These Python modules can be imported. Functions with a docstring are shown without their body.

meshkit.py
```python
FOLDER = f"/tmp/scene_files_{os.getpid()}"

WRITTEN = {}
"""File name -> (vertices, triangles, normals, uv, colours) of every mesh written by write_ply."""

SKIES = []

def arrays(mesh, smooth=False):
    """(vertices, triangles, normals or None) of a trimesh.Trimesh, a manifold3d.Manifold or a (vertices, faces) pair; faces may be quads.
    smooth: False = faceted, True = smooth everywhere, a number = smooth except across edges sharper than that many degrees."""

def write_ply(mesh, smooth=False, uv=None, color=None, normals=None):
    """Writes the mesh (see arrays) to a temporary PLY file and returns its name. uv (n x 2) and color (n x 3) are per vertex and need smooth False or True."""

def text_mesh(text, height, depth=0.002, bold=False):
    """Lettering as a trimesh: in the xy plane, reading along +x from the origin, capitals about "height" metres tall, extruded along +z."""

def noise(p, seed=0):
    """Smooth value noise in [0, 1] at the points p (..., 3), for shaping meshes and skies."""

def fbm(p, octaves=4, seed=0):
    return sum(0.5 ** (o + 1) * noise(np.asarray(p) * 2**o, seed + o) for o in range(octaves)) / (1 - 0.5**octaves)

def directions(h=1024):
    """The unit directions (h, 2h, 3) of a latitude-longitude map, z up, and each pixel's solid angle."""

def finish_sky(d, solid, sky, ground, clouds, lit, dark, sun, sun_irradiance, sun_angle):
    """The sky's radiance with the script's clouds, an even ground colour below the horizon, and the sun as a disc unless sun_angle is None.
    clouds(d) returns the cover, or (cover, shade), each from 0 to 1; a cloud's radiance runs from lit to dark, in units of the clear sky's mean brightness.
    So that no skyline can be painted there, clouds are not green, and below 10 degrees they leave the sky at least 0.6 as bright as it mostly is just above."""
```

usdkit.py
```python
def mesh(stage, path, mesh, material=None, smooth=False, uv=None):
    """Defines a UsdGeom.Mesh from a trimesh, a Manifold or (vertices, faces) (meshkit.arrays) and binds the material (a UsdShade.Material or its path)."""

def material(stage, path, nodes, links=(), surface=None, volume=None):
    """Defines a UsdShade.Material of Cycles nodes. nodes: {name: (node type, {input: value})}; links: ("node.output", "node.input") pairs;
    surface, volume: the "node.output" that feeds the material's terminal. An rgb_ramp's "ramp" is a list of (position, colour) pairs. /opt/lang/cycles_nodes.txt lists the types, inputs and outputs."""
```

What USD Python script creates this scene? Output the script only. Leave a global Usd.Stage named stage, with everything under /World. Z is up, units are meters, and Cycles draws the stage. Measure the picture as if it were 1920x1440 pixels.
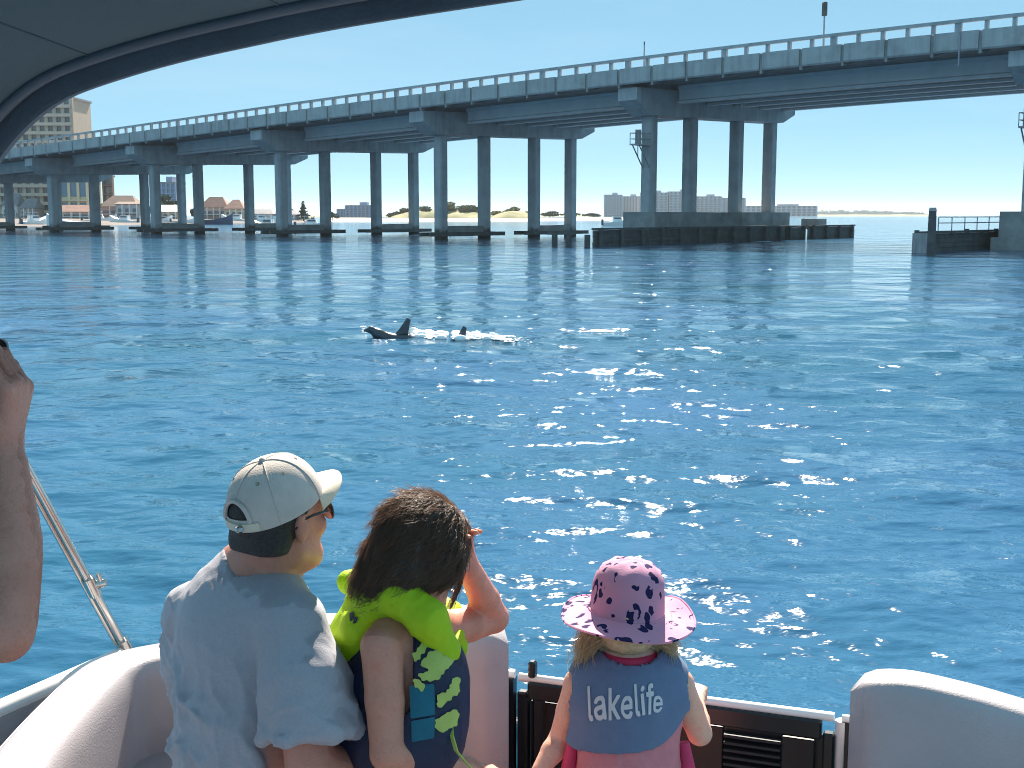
import math, random
import numpy as np, trimesh, usdkit, meshkit
from shapely.geometry import Polygon, Point, LineString
from shapely import affinity
from pxr import Usd, UsdGeom, UsdLux, UsdShade, Gf, Sdf, Vt

stage = Usd.Stage.CreateInMemory()
UsdGeom.SetStageUpAxis(stage, 'Z')
UsdGeom.SetStageMetersPerUnit(stage, 1.0)
UsdGeom.Xform.Define(stage, '/World')
UsdGeom.Scope.Define(stage, '/World/Looks')
rng = np.random.default_rng(7)
random.seed(7)

# ---------------------------------------------------------------- camera, sky, sun, exposure
PITCH, FPX, EYE = math.radians(7.85), 2300.0, np.array([0, 0, 2.5])
cam = UsdGeom.Camera.Define(stage, '/World/camera')
cam.CreateHorizontalApertureAttr(36.0)
cam.CreateVerticalApertureAttr(27.0)
cam.CreateFocalLengthAttr(36.0 * FPX / 1920)
cam.CreateClippingRangeAttr(Gf.Vec2f(0.1, 60000))
cam.CreateFStopAttr(0.0)
cam.CreateExposureAttr(1.56)
cam.AddTranslateOp().Set(Gf.Vec3d(*EYE))
cam.AddRotateXOp().Set(90 - math.degrees(PITCH))

SUN_AZ, SUN_EL = math.radians(5.5), math.radians(41.0)
SUN = np.array([math.sin(SUN_AZ) * math.cos(SUN_EL), math.cos(SUN_AZ) * math.cos(SUN_EL), math.sin(SUN_EL)])
sun = UsdLux.DistantLight.Define(stage, '/World/sun')
sun.CreateIntensityAttr(1.25)
sun.CreateAngleAttr(0.53)
sun.CreateNormalizeAttr(True)
sun.CreateColorAttr(Gf.Vec3f(1.0, 0.89, 0.77))
sun.AddRotateXYZOp().Set(Gf.Vec3f(90 - math.degrees(SUN_EL), 0, 180 - math.degrees(SUN_AZ)))

sky = UsdLux.DomeLight.Define(stage, '/World/sky')
sky.GetPrim().SetCustomDataByKey('kind', 'structure')
sky.GetPrim().SetCustomDataByKey('label', 'clear pale blue sky with a faint band of cloud low down')
SKYM = usdkit.material(stage, '/World/Looks/sky_air', {
    'sky': ('sky_texture', {'sky_type': 'single_scattering', 'sun_disc': False, 'sun_elevation': SUN_EL, 'sun_rotation': SUN_AZ,
                            'altitude': 0.0, 'air_density': 0.5, 'aerosol_density': 0.1, 'ozone_density': 3.0}),
    'tc': ('texture_coordinate', {}),
    'mp': ('mapping', {'scale': (2.2, 2.2, 13.0)}),
    'n': ('noise_texture', {'scale': 1.6, 'detail': 5.0, 'roughness': 0.55, 'distortion': 0.3}),
    'r': ('rgb_ramp', {'ramp': [(0.0, (0, 0, 0)), (0.46, (0, 0, 0)), (0.75, (0.35, 0.35, 0.35)), (1.0, (0.5, 0.5, 0.5))]}),
    'tint': ('mix', {'mix_type': 'multiply', 'fac': 1.0, 'color2': (0.59, 0.75, 0.66)}),
    'sky_fill': ('mix', {'mix_type': 'mix', 'fac': 0.62, 'color2': (2.4, 4.8, 6.4)}),      # flat pale blue added to even out the sky and lift shade
    'mx': ('mix', {'mix_type': 'mix', 'color2': (3.9, 5.6, 6.6)}),
    'bg': ('background_shader', {'strength': 0.05}),
}, [('tc.generated', 'mp.vector'), ('mp.vector', 'n.vector'), ('n.fac', 'r.fac'), ('r.color', 'mx.fac'),
    ('sky.color', 'tint.color1'), ('tint.color', 'sky_fill.color1'), ('sky_fill.color', 'mx.color1'), ('mx.color', 'bg.color')], surface='bg.background')
UsdShade.MaterialBindingAPI.Apply(sky.GetPrim()).Bind(SKYM)

# ---------------------------------------------------------------- helpers
FWD = np.array([0, math.cos(PITCH), -math.sin(PITCH)])
UPV = np.array([0, math.sin(PITCH), math.cos(PITCH)])
def ray(px, py):
    return FWD + np.array([(px - 960) / FPX, 0, 0]) - (py - 720) / FPX * UPV
def at(px, py, d):                      # the point seen at a pixel of the photograph, d metres along the view axis
    return EYE + d * ray(px, py)
def atZ(px, py, z=0.0):
    k = ray(px, py); return EYE + k * (z - EYE[2]) / k[2]
def atY(px, py, Y):
    k = ray(px, py); return EYE + k * Y / k[1]

USED = {}
def free(parent, name):
    n = USED.get((parent, name), 0); USED[(parent, name)] = n + 1
    return f'{parent}/{name}' if n == 0 else f'{parent}/{name}_{n:03d}'
def tag(prim, label=None, cat=None, group=None, kind=None):
    p = prim.GetPrim() if hasattr(prim, 'GetPrim') else prim
    for k, v in (('label', label), ('category', cat), ('group', group), ('kind', kind)):
        if v: p.SetCustomDataByKey(k, v)
    return prim
def thing(name, label, cat, loc=(0, 0, 0), rotz=0.0, group=None, kind=None):
    x = UsdGeom.Xform.Define(stage, free('/World', name))
    x.AddTranslateOp().Set(Gf.Vec3d(*map(float, loc)))
    if rotz: x.AddRotateZOp().Set(math.degrees(rotz))
    x._loc = np.array(loc, float)
    return tag(x, label, cat, group, kind)
def part(parent, name, mesh, mat, smooth=False, label=None, kind=None, off=None):
    """one Mesh prim below parent (a thing or a part); off: subtracted from the vertices (the thing's base)"""
    pp = str(parent.GetPath()) if hasattr(parent, 'GetPath') else parent
    if isinstance(mesh, MB): mesh = mesh.get()
    if off is not None:
        v, f = (np.array(mesh.vertices), np.array(mesh.faces)) if hasattr(mesh, 'vertices') else mesh
        mesh = trimesh.Trimesh(v - np.asarray(off), f, process=False)
    m = usdkit.mesh(stage, free(pp, name), mesh, mat, smooth=smooth)
    return tag(m, label, None, None, kind)
def solo(name, mesh, mat, label, cat=None, group=None, kind=None, smooth=False):
    m = part('/World', name, mesh, mat, smooth)
    return tag(m, label, cat, group, kind)

class MB:
    def __init__(s): s.v, s.f, s.n = [], [], 0
    def add(s, v, f):
        v = np.asarray(v, float); f = np.asarray(f, int)
        if f.shape[1] == 4: f = np.vstack([f[:, [0, 1, 2]], f[:, [0, 2, 3]]])
        s.v.append(v); s.f.append(f + s.n); s.n += len(v); return s
    def tm(s, m): return s.add(m.vertices, m.faces)
    def box(s, c, size, rz=0.0, c0=0.0):
        """box centred at c, chamfer c0"""
        h = np.array(size, float) / 2
        if c0 > 0:
            pts = []
            for sx in (-1, 1):
                for sy in (-1, 1):
                    for sz in (-1, 1):
                        for k in range(3):
                            q = h - c0; q = q.copy(); q[k] = h[k]; pts.append(q * (sx, sy, sz))
            hull = trimesh.convex.convex_hull(np.array(pts)); v, f = np.array(hull.vertices), np.array(hull.faces)
        else:
            v = np.array([[x, y, z] for x in (-1, 1) for y in (-1, 1) for z in (-1, 1)]) * h
            f = BOXF
        c_, s_ = math.cos(rz), math.sin(rz)
        v = np.c_[v[:, 0] * c_ - v[:, 1] * s_, v[:, 0] * s_ + v[:, 1] * c_, v[:, 2]] + np.asarray(c, float)
        return s.add(v, f)
    def hexa(s, lo, hi):
        """lo, hi: 4 points each in order round"""
        v = np.vstack([lo, hi])
        f = [[0, 3, 2, 1], [4, 5, 6, 7]] + [[i, (i + 1) % 4, 4 + (i + 1) % 4, 4 + i] for i in range(4)]
        return s.add(v, f)
    def tube(s, path, r, n=8, closed=False, cap=True):
        P = np.asarray(path, float); m = len(P)
        R = np.broadcast_to(np.asarray(r, float), (m,))
        T = np.gradient(P, axis=0) if not closed else np.roll(P, -1, 0) - np.roll(P, 1, 0)
        T /= np.maximum(np.linalg.norm(T, axis=1, keepdims=True), 1e-9)
        u = np.cross(T[0], [0, 0, 1.0]);
        if np.linalg.norm(u) < 1e-3: u = np.cross(T[0], [1.0, 0, 0])
        u /= np.linalg.norm(u); vs = []
        a = np.arange(n) / n * 2 * math.pi
        for i in range(m):
            u = u - T[i] * (u @ T[i]); u /= np.linalg.norm(u); w = np.cross(T[i], u)
            vs.append(P[i] + R[i] * (np.cos(a)[:, None] * u + np.sin(a)[:, None] * w))
        f = []
        for i in range(m if closed else m - 1):
            j = (i + 1) % m
            for k in range(n):
                f.append([i * n + k, i * n + (k + 1) % n, j * n + (k + 1) % n, j * n + k])
        v = np.vstack(vs)
        f = np.array(f); f = np.vstack([f[:, [0, 1, 2]], f[:, [0, 2, 3]]])
        if cap and not closed:
            c0, c1 = len(v), len(v) + 1
            v = np.vstack([v, P[0], P[-1]])
            extra = [[c0, (k + 1) % n, k] for k in range(n)] + [[c1, (m - 1) * n + k, (m - 1) * n + (k + 1) % n] for k in range(n)]
            f = np.vstack([f, extra])
        return s.add(v, f)
    def sweep(s, rings, cap=True):
        """rings: list of (n,3) loops of equal length, joined in order"""
        n = len(rings[0]); v = np.vstack(rings); f = []
        for i in range(len(rings) - 1):
            for k in range(n):
                f.append([i * n + k, (i + 1) * n + k, (i + 1) * n + (k + 1) % n, i * n + (k + 1) % n])
        s.add(v, f)
        if cap:
            for r, flip in ((rings[0], False), (rings[-1], True)):
                c = r.mean(0); vv = np.vstack([r, c])
                ff = np.array([[k, (k + 1) % n, n] for k in range(n)])
                s.add(vv, ff[:, ::-1] if flip else ff)
        return s
    def get(s):
        return trimesh.Trimesh(np.vstack(s.v), np.vstack(s.f), process=False)
BOXF = np.array([[0, 1, 3, 2], [4, 6, 7, 5], [0, 4, 5, 1], [2, 3, 7, 6], [0, 2, 6, 4], [1, 5, 7, 3]])

def mat(name, col, rough=0.6, var=0.0, scale=3.0, bump=0.0, bscale=30.0, spec=0.5, metallic=0.0, col2=None, extra=None, stretch=None, detail=4.0, coat=0.0):
    """principled with noise colour variation between col and col2 (or col darkened by var) and a noise bump"""
    c = np.array(col, float); c2 = np.array(col2, float) if col2 is not None else c * (1 - var)
    nodes = {'g': ('geometry', {}), 'p': ('principled_bsdf', {'roughness': rough, 'specular_ior_level': spec, 'metallic': metallic, 'base_color': tuple(c), 'coat_weight': coat, **(extra or {})})}
    links = []
    src = 'g.position'
    if stretch: nodes['mp'] = ('mapping', {'scale': stretch}); links.append(('g.position', 'mp.vector')); src = 'mp.vector'
    if var or col2 is not None:
        nodes['n'] = ('noise_texture', {'scale': scale, 'detail': detail, 'roughness': 0.6})
        nodes['r'] = ('rgb_ramp', {'ramp': [(0.3, tuple(c2)), (0.68, tuple(c))]})
        links += [(src, 'n.vector'), ('n.fac', 'r.fac'), ('r.color', 'p.base_color')]
    if bump:
        nodes['bn'] = ('noise_texture', {'scale': bscale, 'detail': 3.0})
        nodes['b'] = ('bump', {'strength': 1.0, 'distance': bump})
        links += [(src, 'bn.vector'), ('bn.fac', 'b.height'), ('b.normal', 'p.normal')]
    return usdkit.material(stage, f'/World/Looks/{name}', nodes, links, surface='p.BSDF')

MT = {}
def streaked(name, light, dark, tide):
    nodes = {'g': ('geometry', {}), 'm1': ('mapping', {'scale': (2.2, 2.2, .12)}), 'n1': ('noise_texture', {'scale': 1.0, 'detail': 5.0, 'roughness': .65}),
             'n2': ('noise_texture', {'scale': .7, 'detail': 5.0, 'roughness': .6}), 'mm': ('math', {'math_type': 'multiply_add', 'value2': .5}), 'hf': ('math', {'math_type': 'multiply', 'value2': .5}),
             'r': ('rgb_ramp', {'ramp': [(.36, tuple(dark)), (.52, tuple(np.array(light) * .86)), (.66, tuple(light))]}),
             'bn': ('noise_texture', {'scale': 7.0, 'detail': 4.0}), 'b': ('bump', {'distance': .02}), 'p': ('principled_bsdf', {'roughness': .87})}
    links = [('g.position', 'm1.vector'), ('m1.vector', 'n1.vector'), ('g.position', 'n2.vector'), ('n2.fac', 'hf.value1'), ('n1.fac', 'mm.value1'), ('hf.value', 'mm.value3'), ('mm.value', 'r.fac'),
             ('g.position', 'bn.vector'), ('bn.fac', 'b.height'), ('b.normal', 'p.normal')]
    out = 'r.color'
    if tide:
        nodes |= {'xyz': ('separate_xyz', {}), 'tn': ('noise_texture', {'scale': 1.7, 'detail': 3.0}), 'ta': ('math', {'math_type': 'multiply_add', 'value2': -1.1}), 'tr': ('map_range', {'from_min': .1, 'from_max': .75, 'to_min': 1.0, 'to_max': 0.0, 'clamp': True}),
                  'tm': ('mix', {'color2': (.045, .05, .042)})}
        links += [('g.position', 'xyz.vector'), ('g.position', 'tn.vector'), ('tn.fac', 'ta.value1'), ('xyz.z', 'ta.value3'), ('ta.value', 'tr.value'), ('tr.result', 'tm.fac'), ('r.color', 'tm.color1')]
        out = 'tm.color'
    links.append((out, 'p.base_color'))
    return usdkit.material(stage, f'/World/Looks/{name}', nodes, links, surface='p.BSDF')
MT['concrete'] = streaked('concrete', (0.43, 0.44, 0.45), (0.27, 0.285, 0.295), True)
MT['concrete_panel'] = streaked('concrete_panel', (0.42, 0.42, 0.415), (0.25, 0.255, 0.255), False)
MT['concrete_old'] = mat('concrete_old', (0.30, 0.30, 0.29), 0.9, col2=(0.17, 0.18, 0.18), scale=0.9, bump=0.03, bscale=5)
MT['brightened_girder_concrete'] = mat('brightened_girder_concrete', (0.74, 0.72, 0.71), 0.8, col2=(0.64, 0.63, 0.63), scale=0.6, stretch=(1, 1, 0.4))  # lighter than the other concrete: sky light on the girders put into the colour
MT['timber'] = mat('weathered_timber', (0.10, 0.10, 0.095), 0.85, col2=(0.04, 0.05, 0.055), scale=1.6, bump=0.02, bscale=12)
MT['timber_light'] = mat('pale_timber', (0.36, 0.36, 0.36), 0.85, col2=(0.22, 0.22, 0.23), scale=1.6, stretch=(3, 3, .6))
MT['steel'] = mat('grey_steel', (0.35, 0.36, 0.38), 0.5, var=0.3, scale=2, metallic=0.4)
# ---------------------------------------------------------------- water
def wave_field(X, Y, cut):
    """sum of directional waves; cut(r) is the shortest wavelength the grid can carry there"""
    g = np.random.default_rng(11)
    H = np.zeros_like(X); DX = np.zeros_like(X); DY = np.zeros_like(X)
    lam = np.geomspace(0.14, 5.0, 84)
    env = [0.45 + 1.1 * meshkit.noise(np.stack([X / q, Y / q, np.full_like(X, q * 3.1)], -1), 3) for q in (1.7, 4.0, 9.0, 20.0)]
    for l in lam:
        th = math.radians(248) + g.normal(0, 0.62)
        k = 2 * math.pi / l
        slope = 0.0185 * (1.0 if l < 1.3 else (1.3 / l) ** 0.9) * g.uniform(0.7, 1.3)
        a = slope / k
        ph = g.uniform(0, 2 * math.pi)
        w = np.clip((l / cut - 2.2) / 1.6, 0, 1)
        p = k * (X * math.cos(th) + Y * math.sin(th)) + ph
        # wave groups: the ripples come in patches
        e = env[int(np.searchsorted([0.35, 0.9, 2.2], l))]
        H += a * w * e * np.cos(p)
        DX -= 0.75 * a * w * e * math.cos(th) * np.sin(p)
        DY -= 0.75 * a * w * e * math.sin(th) * np.sin(p)
    return H, DX, DY
def build_water():
    # a fan of rings round the boat: fine where the waves are near, coarse towards the horizon
    a_in = np.radians(np.linspace(-30, 30, 760))
    a_out = np.radians(np.linspace(30, 330, 90))[1:-1]
    A = np.concatenate([a_in, a_out])
    r = [2.2]
    while r[-1] < 170: r.append(r[-1] + max(0.028, min(0.9, r[-1] ** 2 * 0.00042)) * (1 if r[-1] < 60 else 1.5))
    r = np.array(r + list(np.geomspace(r[-1] * 1.05, 30000, 40)))
    RR, AA = np.meshgrid(r, A, indexing='ij')
    X, Y = RR * np.sin(AA), RR * np.cos(AA)
    cut = np.maximum(RR * math.radians(60 / 760), np.gradient(r)[:, None] * 1.0)
    n_in = len(a_in)
    H = np.zeros_like(X); DX = np.zeros_like(X); DY = np.zeros_like(X)
    rows = r < 170
    h, dx, dy = wave_field(X[rows][:, :n_in], Y[rows][:, :n_in], cut[rows][:, :n_in])
    edge = np.clip((np.radians(30) - np.abs(a_in)) / 0.06, 0, 1)[None, :] * np.clip((170 - r[rows]) / 40, 0, 1)[:, None]
    idx = np.where(rows)[0]
    H[idx[0]:idx[-1] + 1, :n_in] = h * edge; DX[idx[0]:idx[-1] + 1, :n_in] = dx * edge; DY[idx[0]:idx[-1] + 1, :n_in] = dy * edge
    X = X + DX; Y = Y + DY
    nr, na = X.shape
    v = np.stack([X, Y, H], -1).reshape(-1, 3)
    i, j = np.meshgrid(np.arange(nr - 1), np.arange(na), indexing='ij')
    j2 = (j + 1) % na
    q = np.stack([i * na + j, (i + 1) * na + j, (i + 1) * na + j2, i * na + j2], -1).reshape(-1, 4)[:, ::-1]
    # middle disc under the boat
    c = len(v); v = np.vstack([v, [0, 0, 0]])
    tri = np.stack([np.arange(na), (np.arange(na) + 1) % na, np.full(na, c)], 1)[:, ::-1]
    f = np.vstack([q[:, [0, 1, 2]], q[:, [0, 2, 3]], tri])
    return v, f
WATER = usdkit.material(stage, '/World/Looks/sea_water', {
    'g': ('geometry', {}),
    'm1': ('mapping', {'scale': (0.75, 1.0, 1.0), 'rotation': (0, 0, 0.35)}),
    'm2': ('mapping', {'scale': (0.8, 1.2, 1.0), 'rotation': (0, 0, -0.25)}),
    'n1': ('noise_texture', {'scale': 1.1, 'detail': 3.0, 'roughness': 0.55}),
    'n0': ('noise_texture', {'scale': 0.33, 'detail': 2.0, 'roughness': 0.5}),
    'c': ('math', {'math_type': 'multiply_add', 'value2': 0.46}),
    'n2': ('noise_texture', {'scale': 5.0, 'detail': 3.0, 'roughness': 0.6}),
    'n3': ('noise_texture', {'scale': 0.09, 'detail': 4.0, 'roughness': .6}),
    'r3': ('rgb_ramp', {'ramp': [(0.35, (0.013, 0.086, 0.146)), (0.65, (0.032, 0.104, 0.216))]}),
    'a': ('math', {'math_type': 'multiply', 'value2': 0.145}),
    'b': ('math', {'math_type': 'multiply_add', 'value2': 0.017}),
    'bp': ('bump', {'strength': 1.0, 'distance': 1.0}),
    'p': ('principled_bsdf', {'roughness': 0.075, 'ior': 1.333, 'specular_ior_level': 0.5}),
}, [('g.position', 'm1.vector'), ('g.position', 'm2.vector'), ('m1.vector', 'n1.vector'), ('m2.vector', 'n2.vector'), ('g.position', 'n3.vector'),
    ('n3.fac', 'r3.fac'), ('r3.color', 'p.base_color'), ('n1.fac', 'a.value1'), ('n2.fac', 'b.value1'), ('a.value', 'b.value3'),
    ('b.value', 'c.value3'), ('m1.vector', 'n0.vector'), ('n0.fac', 'c.value1'), ('c.value', 'bp.height'), ('bp.normal', 'p.normal')], surface='p.BSDF')
solo('sea', build_water(), WATER, 'choppy blue green water of the pass, sparkling with sun glints', kind='structure', smooth=True)

# ---------------------------------------------------------------- road bridge
E0 = np.array([9.65, 107.96]); ES = np.array([-0.7578, 0.6525]); ET = np.array([0.6507, 0.7593]); SPAN = 25.8
_rs = np.array([-60, -33.3, -17.6, 0, 10.2, 23.8, 39.8, 53.7, 75.6, 88.3, 101, 130, 170])
_rz = np.array([16.0, 16.15, 16.0, 15.83, 15.63, 15.27, 14.76, 14.32, 13.68, 13.32, 12.9, 12.0, 10.9])
_fit = np.polyfit(_rs, _rz, 4)
def zr(s): return np.polyval(_fit, s)             # top of the near parapet rail
def BP(s, t, z): return np.array([*(E0 + ES * s + ET * t), z])
def loop(s, pts, slope=0.028):                       # cross-section at s: (t, dz) relative to the rail top, with crossfall
    return np.array([BP(s, t, zr(s) + dz + slope * t) for t, dz in pts])
PIERS = [-1.288 * SPAN] + [k * SPAN for k in range(0, 6)]
S0, S1, WID = -58.0, 150.0, 29.5
bridge = thing('road_bridge', 'long grey concrete road bridge on tall columns rising across the whole background', 'bridge')
ss = np.arange(S0, S1 + 0.1, 4.0)
mb = MB(); mb.sweep([loop(s, [(0.35, -1.0), (WID - .35, -1.0), (WID - .35, -2.05), (0.35, -2.05)]) for s in ss]); part(bridge, 'deck', mb, MT['concrete_old'])
# parapet panels hung on the deck edge, a dark joint between each
pitch = 3.45
for s in np.arange(S0, S1 - pitch, pitch):
    a, b = s + 0.13, s + pitch - 0.13
    mb = MB()
    prof = [(0.0, -0.85), (0.34, -0.85), (0.34, -2.2), (0.10, -2.2), (0.0, -2.08)]
    mb.sweep([loop(a, prof), loop(a + .18, [(t - (.06 if t < .2 else 0), d) for t, d in prof]), loop(b - .18, [(t - (.06 if t < .2 else 0), d) for t, d in prof]), loop(b, prof)])
    part(bridge, 'parapet_panel', mb, MT['concrete_panel'])
    mb = MB(); mb.sweep([loop(b + 0.03, [(0.08, -0.9), (0.6, -0.9), (2.0, -2.06), (0.08, -2.45)]), loop(b + .23, [(0.08, -0.9), (0.6, -0.9), (2.0, -2.06), (0.08, -2.45)])])
    part(bridge, 'bracket', mb, MT['concrete_old'])
mb = MB(); mb.sweep([loop(s, [(-.06, 0), (0.34, 0), (0.34, -0.24), (-.06, -0.24)]) for s in ss])
rail = part(bridge, 'railing', mb, MT['concrete'])
mb = MB(); mb.sweep([loop(s, [(WID - .34, 0), (WID, 0), (WID, -0.24), (WID - .34, -0.24)]) for s in ss])
rail2 = part(bridge, 'railing', mb, MT['concrete'])
for k, s in enumerate(np.arange(S0 + .5, S1 - .5, 1.9)):
    w = 0.26 if k % 5 else 0.46
    mb = MB(); mb.sweep([loop(s, [(.02, -.243), (.30, -.243), (.30, -.847), (.02, -.847)]), loop(s + w, [(.02, -.243), (.30, -.243), (.30, -.847), (.02, -.847)])])
    part(rail, 'post', mb, MT['concrete'])
    if -40 < s < 60:
        mb = MB(); mb.sweep([loop(s, [(WID - .3, -.243), (WID - .04, -.243), (WID - .04, -.997), (WID - .3, -.997)]), loop(s + w, [(WID - .3, -.243), (WID - .04, -.243), (WID - .04, -.997), (WID - .3, -.997)])])
        part(rail2, 'post', mb, MT['concrete'])
# girders, span by span, ending short of each pier
ends = [S0 - 20] + PIERS + [S1]
for i in range(len(ends) - 1):
    a, b = ends[i] + 1.15, ends[i + 1] - 1.15
    if b < S0 + 2: continue
    a = max(a, S0)
    sl = np.linspace(a, b, 8)
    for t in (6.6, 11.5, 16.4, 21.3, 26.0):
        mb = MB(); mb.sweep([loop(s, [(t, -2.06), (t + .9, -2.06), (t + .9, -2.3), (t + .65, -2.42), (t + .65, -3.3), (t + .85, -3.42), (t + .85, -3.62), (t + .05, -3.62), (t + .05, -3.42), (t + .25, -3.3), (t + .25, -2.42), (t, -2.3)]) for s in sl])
        part(bridge, 'girder', mb, MT['brightened_girder_concrete'])
COLT = [3.95, 10.63, 19.0, 25.63]
for s in PIERS:
    zt = lambda t: zr(s) - 2.06 + 0.028 * t
    mb = MB()
    prof = [(0.5, -2.45), (WID - .6, -2.45), (WID - .6, -3.9), (WID - 3.0, -4.75), (2.6, -4.75), (0.5, -3.5)]
    mb.sweep([loop(s - 1.0, prof), loop(s + 1.0, prof)]); part(bridge, 'pier_cap', mb, MT['concrete'])
    mb = MB()
    mb.sweep([loop(s - .8, [(2.5, -2.06), (WID - 2, -2.06), (WID - 2, -2.452), (2.5, -2.452)]), loop(s + .8, [(2.5, -2.06), (WID - 2, -2.06), (WID - 2, -2.452), (2.5, -2.452)])]); part(bridge, 'bearing_block', mb, MT['concrete_old'])
    for t in COLT:
        h = 0.56; c = 0.14
        sh = [(-h + c, -h), (h - c, -h), (h, -h + c), (h, h - c), (h - c, h), (-h + c, h), (-h, h - c), (-h, -h + c)]
        zb = zr(s) - 4.75 + .028 * t
        mb = MB(); mb.sweep([np.array([BP(s + a, t + b, z) for a, b in sh]) for z in (-4.0, zb)]); part(bridge, 'column', mb, MT['concrete'])
    big = s <= 1
    for t0, t1 in ((COLT[0], COLT[1]), (COLT[2], COLT[3])):
        mb = MB(); pts = lambda z, e, w: [BP(s - w, t0 - e, z), BP(s + w, t0 - e, z), BP(s + w, t1 + e, z), BP(s - w, t1 + e, z)]
        if big:
            mb.hexa(pts(0.9, 1.5, 1.7), pts(2.75, 1.5, 1.7)); part(bridge, 'footing', mb, MT['concrete_old'])
            mb = MB(); mb.hexa(pts(-1, 1.9, 2.1), pts(0.897, 1.9, 2.1)); part(bridge, 'footing_base', mb, MT['concrete_old'])
        else:
            mb.hexa(pts(0.55, -.5, .42), pts(1.35, -.5, .42)); part(bridge, 'strut', mb, MT['concrete_old'])
            mb = MB()
            for w in (-.75, .75):
                mb.hexa([BP(s + w - .15, t0 - 2.4, .3), BP(s + w + .15, t0 - 2.4, .3), BP(s + w + .15, t1 + 2.4, .3), BP(s + w - .15, t1 + 2.4, .3)],
                        [BP(s + w - .15, t0 - 2.4, .72), BP(s + w + .15, t0 - 2.4, .72), BP(s + w + .15, t1 + 2.4, .72), BP(s + w - .15, t1 + 2.4, .72)])
            part(bridge, 'waler', mb, MT['timber'])
# inspection platforms bracketed to the first column of the two channel piers
for s in PIERS[:2]:
    zc = 8.55; t = COLT[0] - .56
    mb = MB(); mb.hexa([BP(s + .4, t - 1.9, zc), BP(s + .4, t, zc), BP(s - .5, t, zc), BP(s - .5, t - 1.9, zc)][::-1], [BP(s + .4, t - 1.9, zc + .12), BP(s + .4, t, zc + .12), BP(s - .5, t, zc + .12), BP(s - .5, t - 1.9, zc + .12)][::-1])
    pl = part(bridge, 'platform', mb, MT['steel'])
    for dz in (.55, 1.05):
        mb = MB(); mb.tube([BP(s + .4, t, zc + dz), BP(s + .4, t - 1.85, zc + dz), BP(s - .5, t - 1.85, zc + dz), BP(s - .5, t, zc + dz)], .035, 5); part(pl, 'guard_rail', mb, MT['steel'])
    for dt in (-1.85, -.9):
        for ds in (.4, -.5):
            mb = MB(); mb.tube([BP(s + ds, t + dt, zc), BP(s + ds, t + dt, zc + 1.05)], .035, 5); part(pl, 'rail_post', mb, MT['steel'])
    for ds in (.3, -.4):
        mb = MB(); mb.tube([BP(s + ds, t - 1.6, zc), BP(s + ds, t, zc - 1.9)], .06, 5); part(pl, 'brace', mb, MT['steel'])
        mb = MB(); mb.tube([BP(s + ds, t - .8, zc), BP(s + ds, t - .8, zc - .9)], .04, 5); part(pl, 'brace', mb, MT['steel'])
    mb = MB(); mb.box(BP(s, t - 1.2, zc + .75), (.5, .4, 1.2)); part(pl, 'beacon_box', mb, MT['timber_light'])
mb = MB(); mb.tube([BP(-29, -.12, zr(-29) - .9), BP(-29, -.12, zr(-29) - 3.2)], .06, 6); part(bridge, 'drain_pipe', mb, MT['steel'])
mb = MB(); mb.tube([BP(-7.5, 7, zr(-7.5) - 3.4), BP(-7.5, 7, zr(-7.5) - 4.1)], .07, 6); mb.box(BP(-7.5, 7, zr(-7.5) - 4.2), (.3, .3, .25)); part(bridge, 'span_lamp', mb, MT['steel'])

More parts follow.
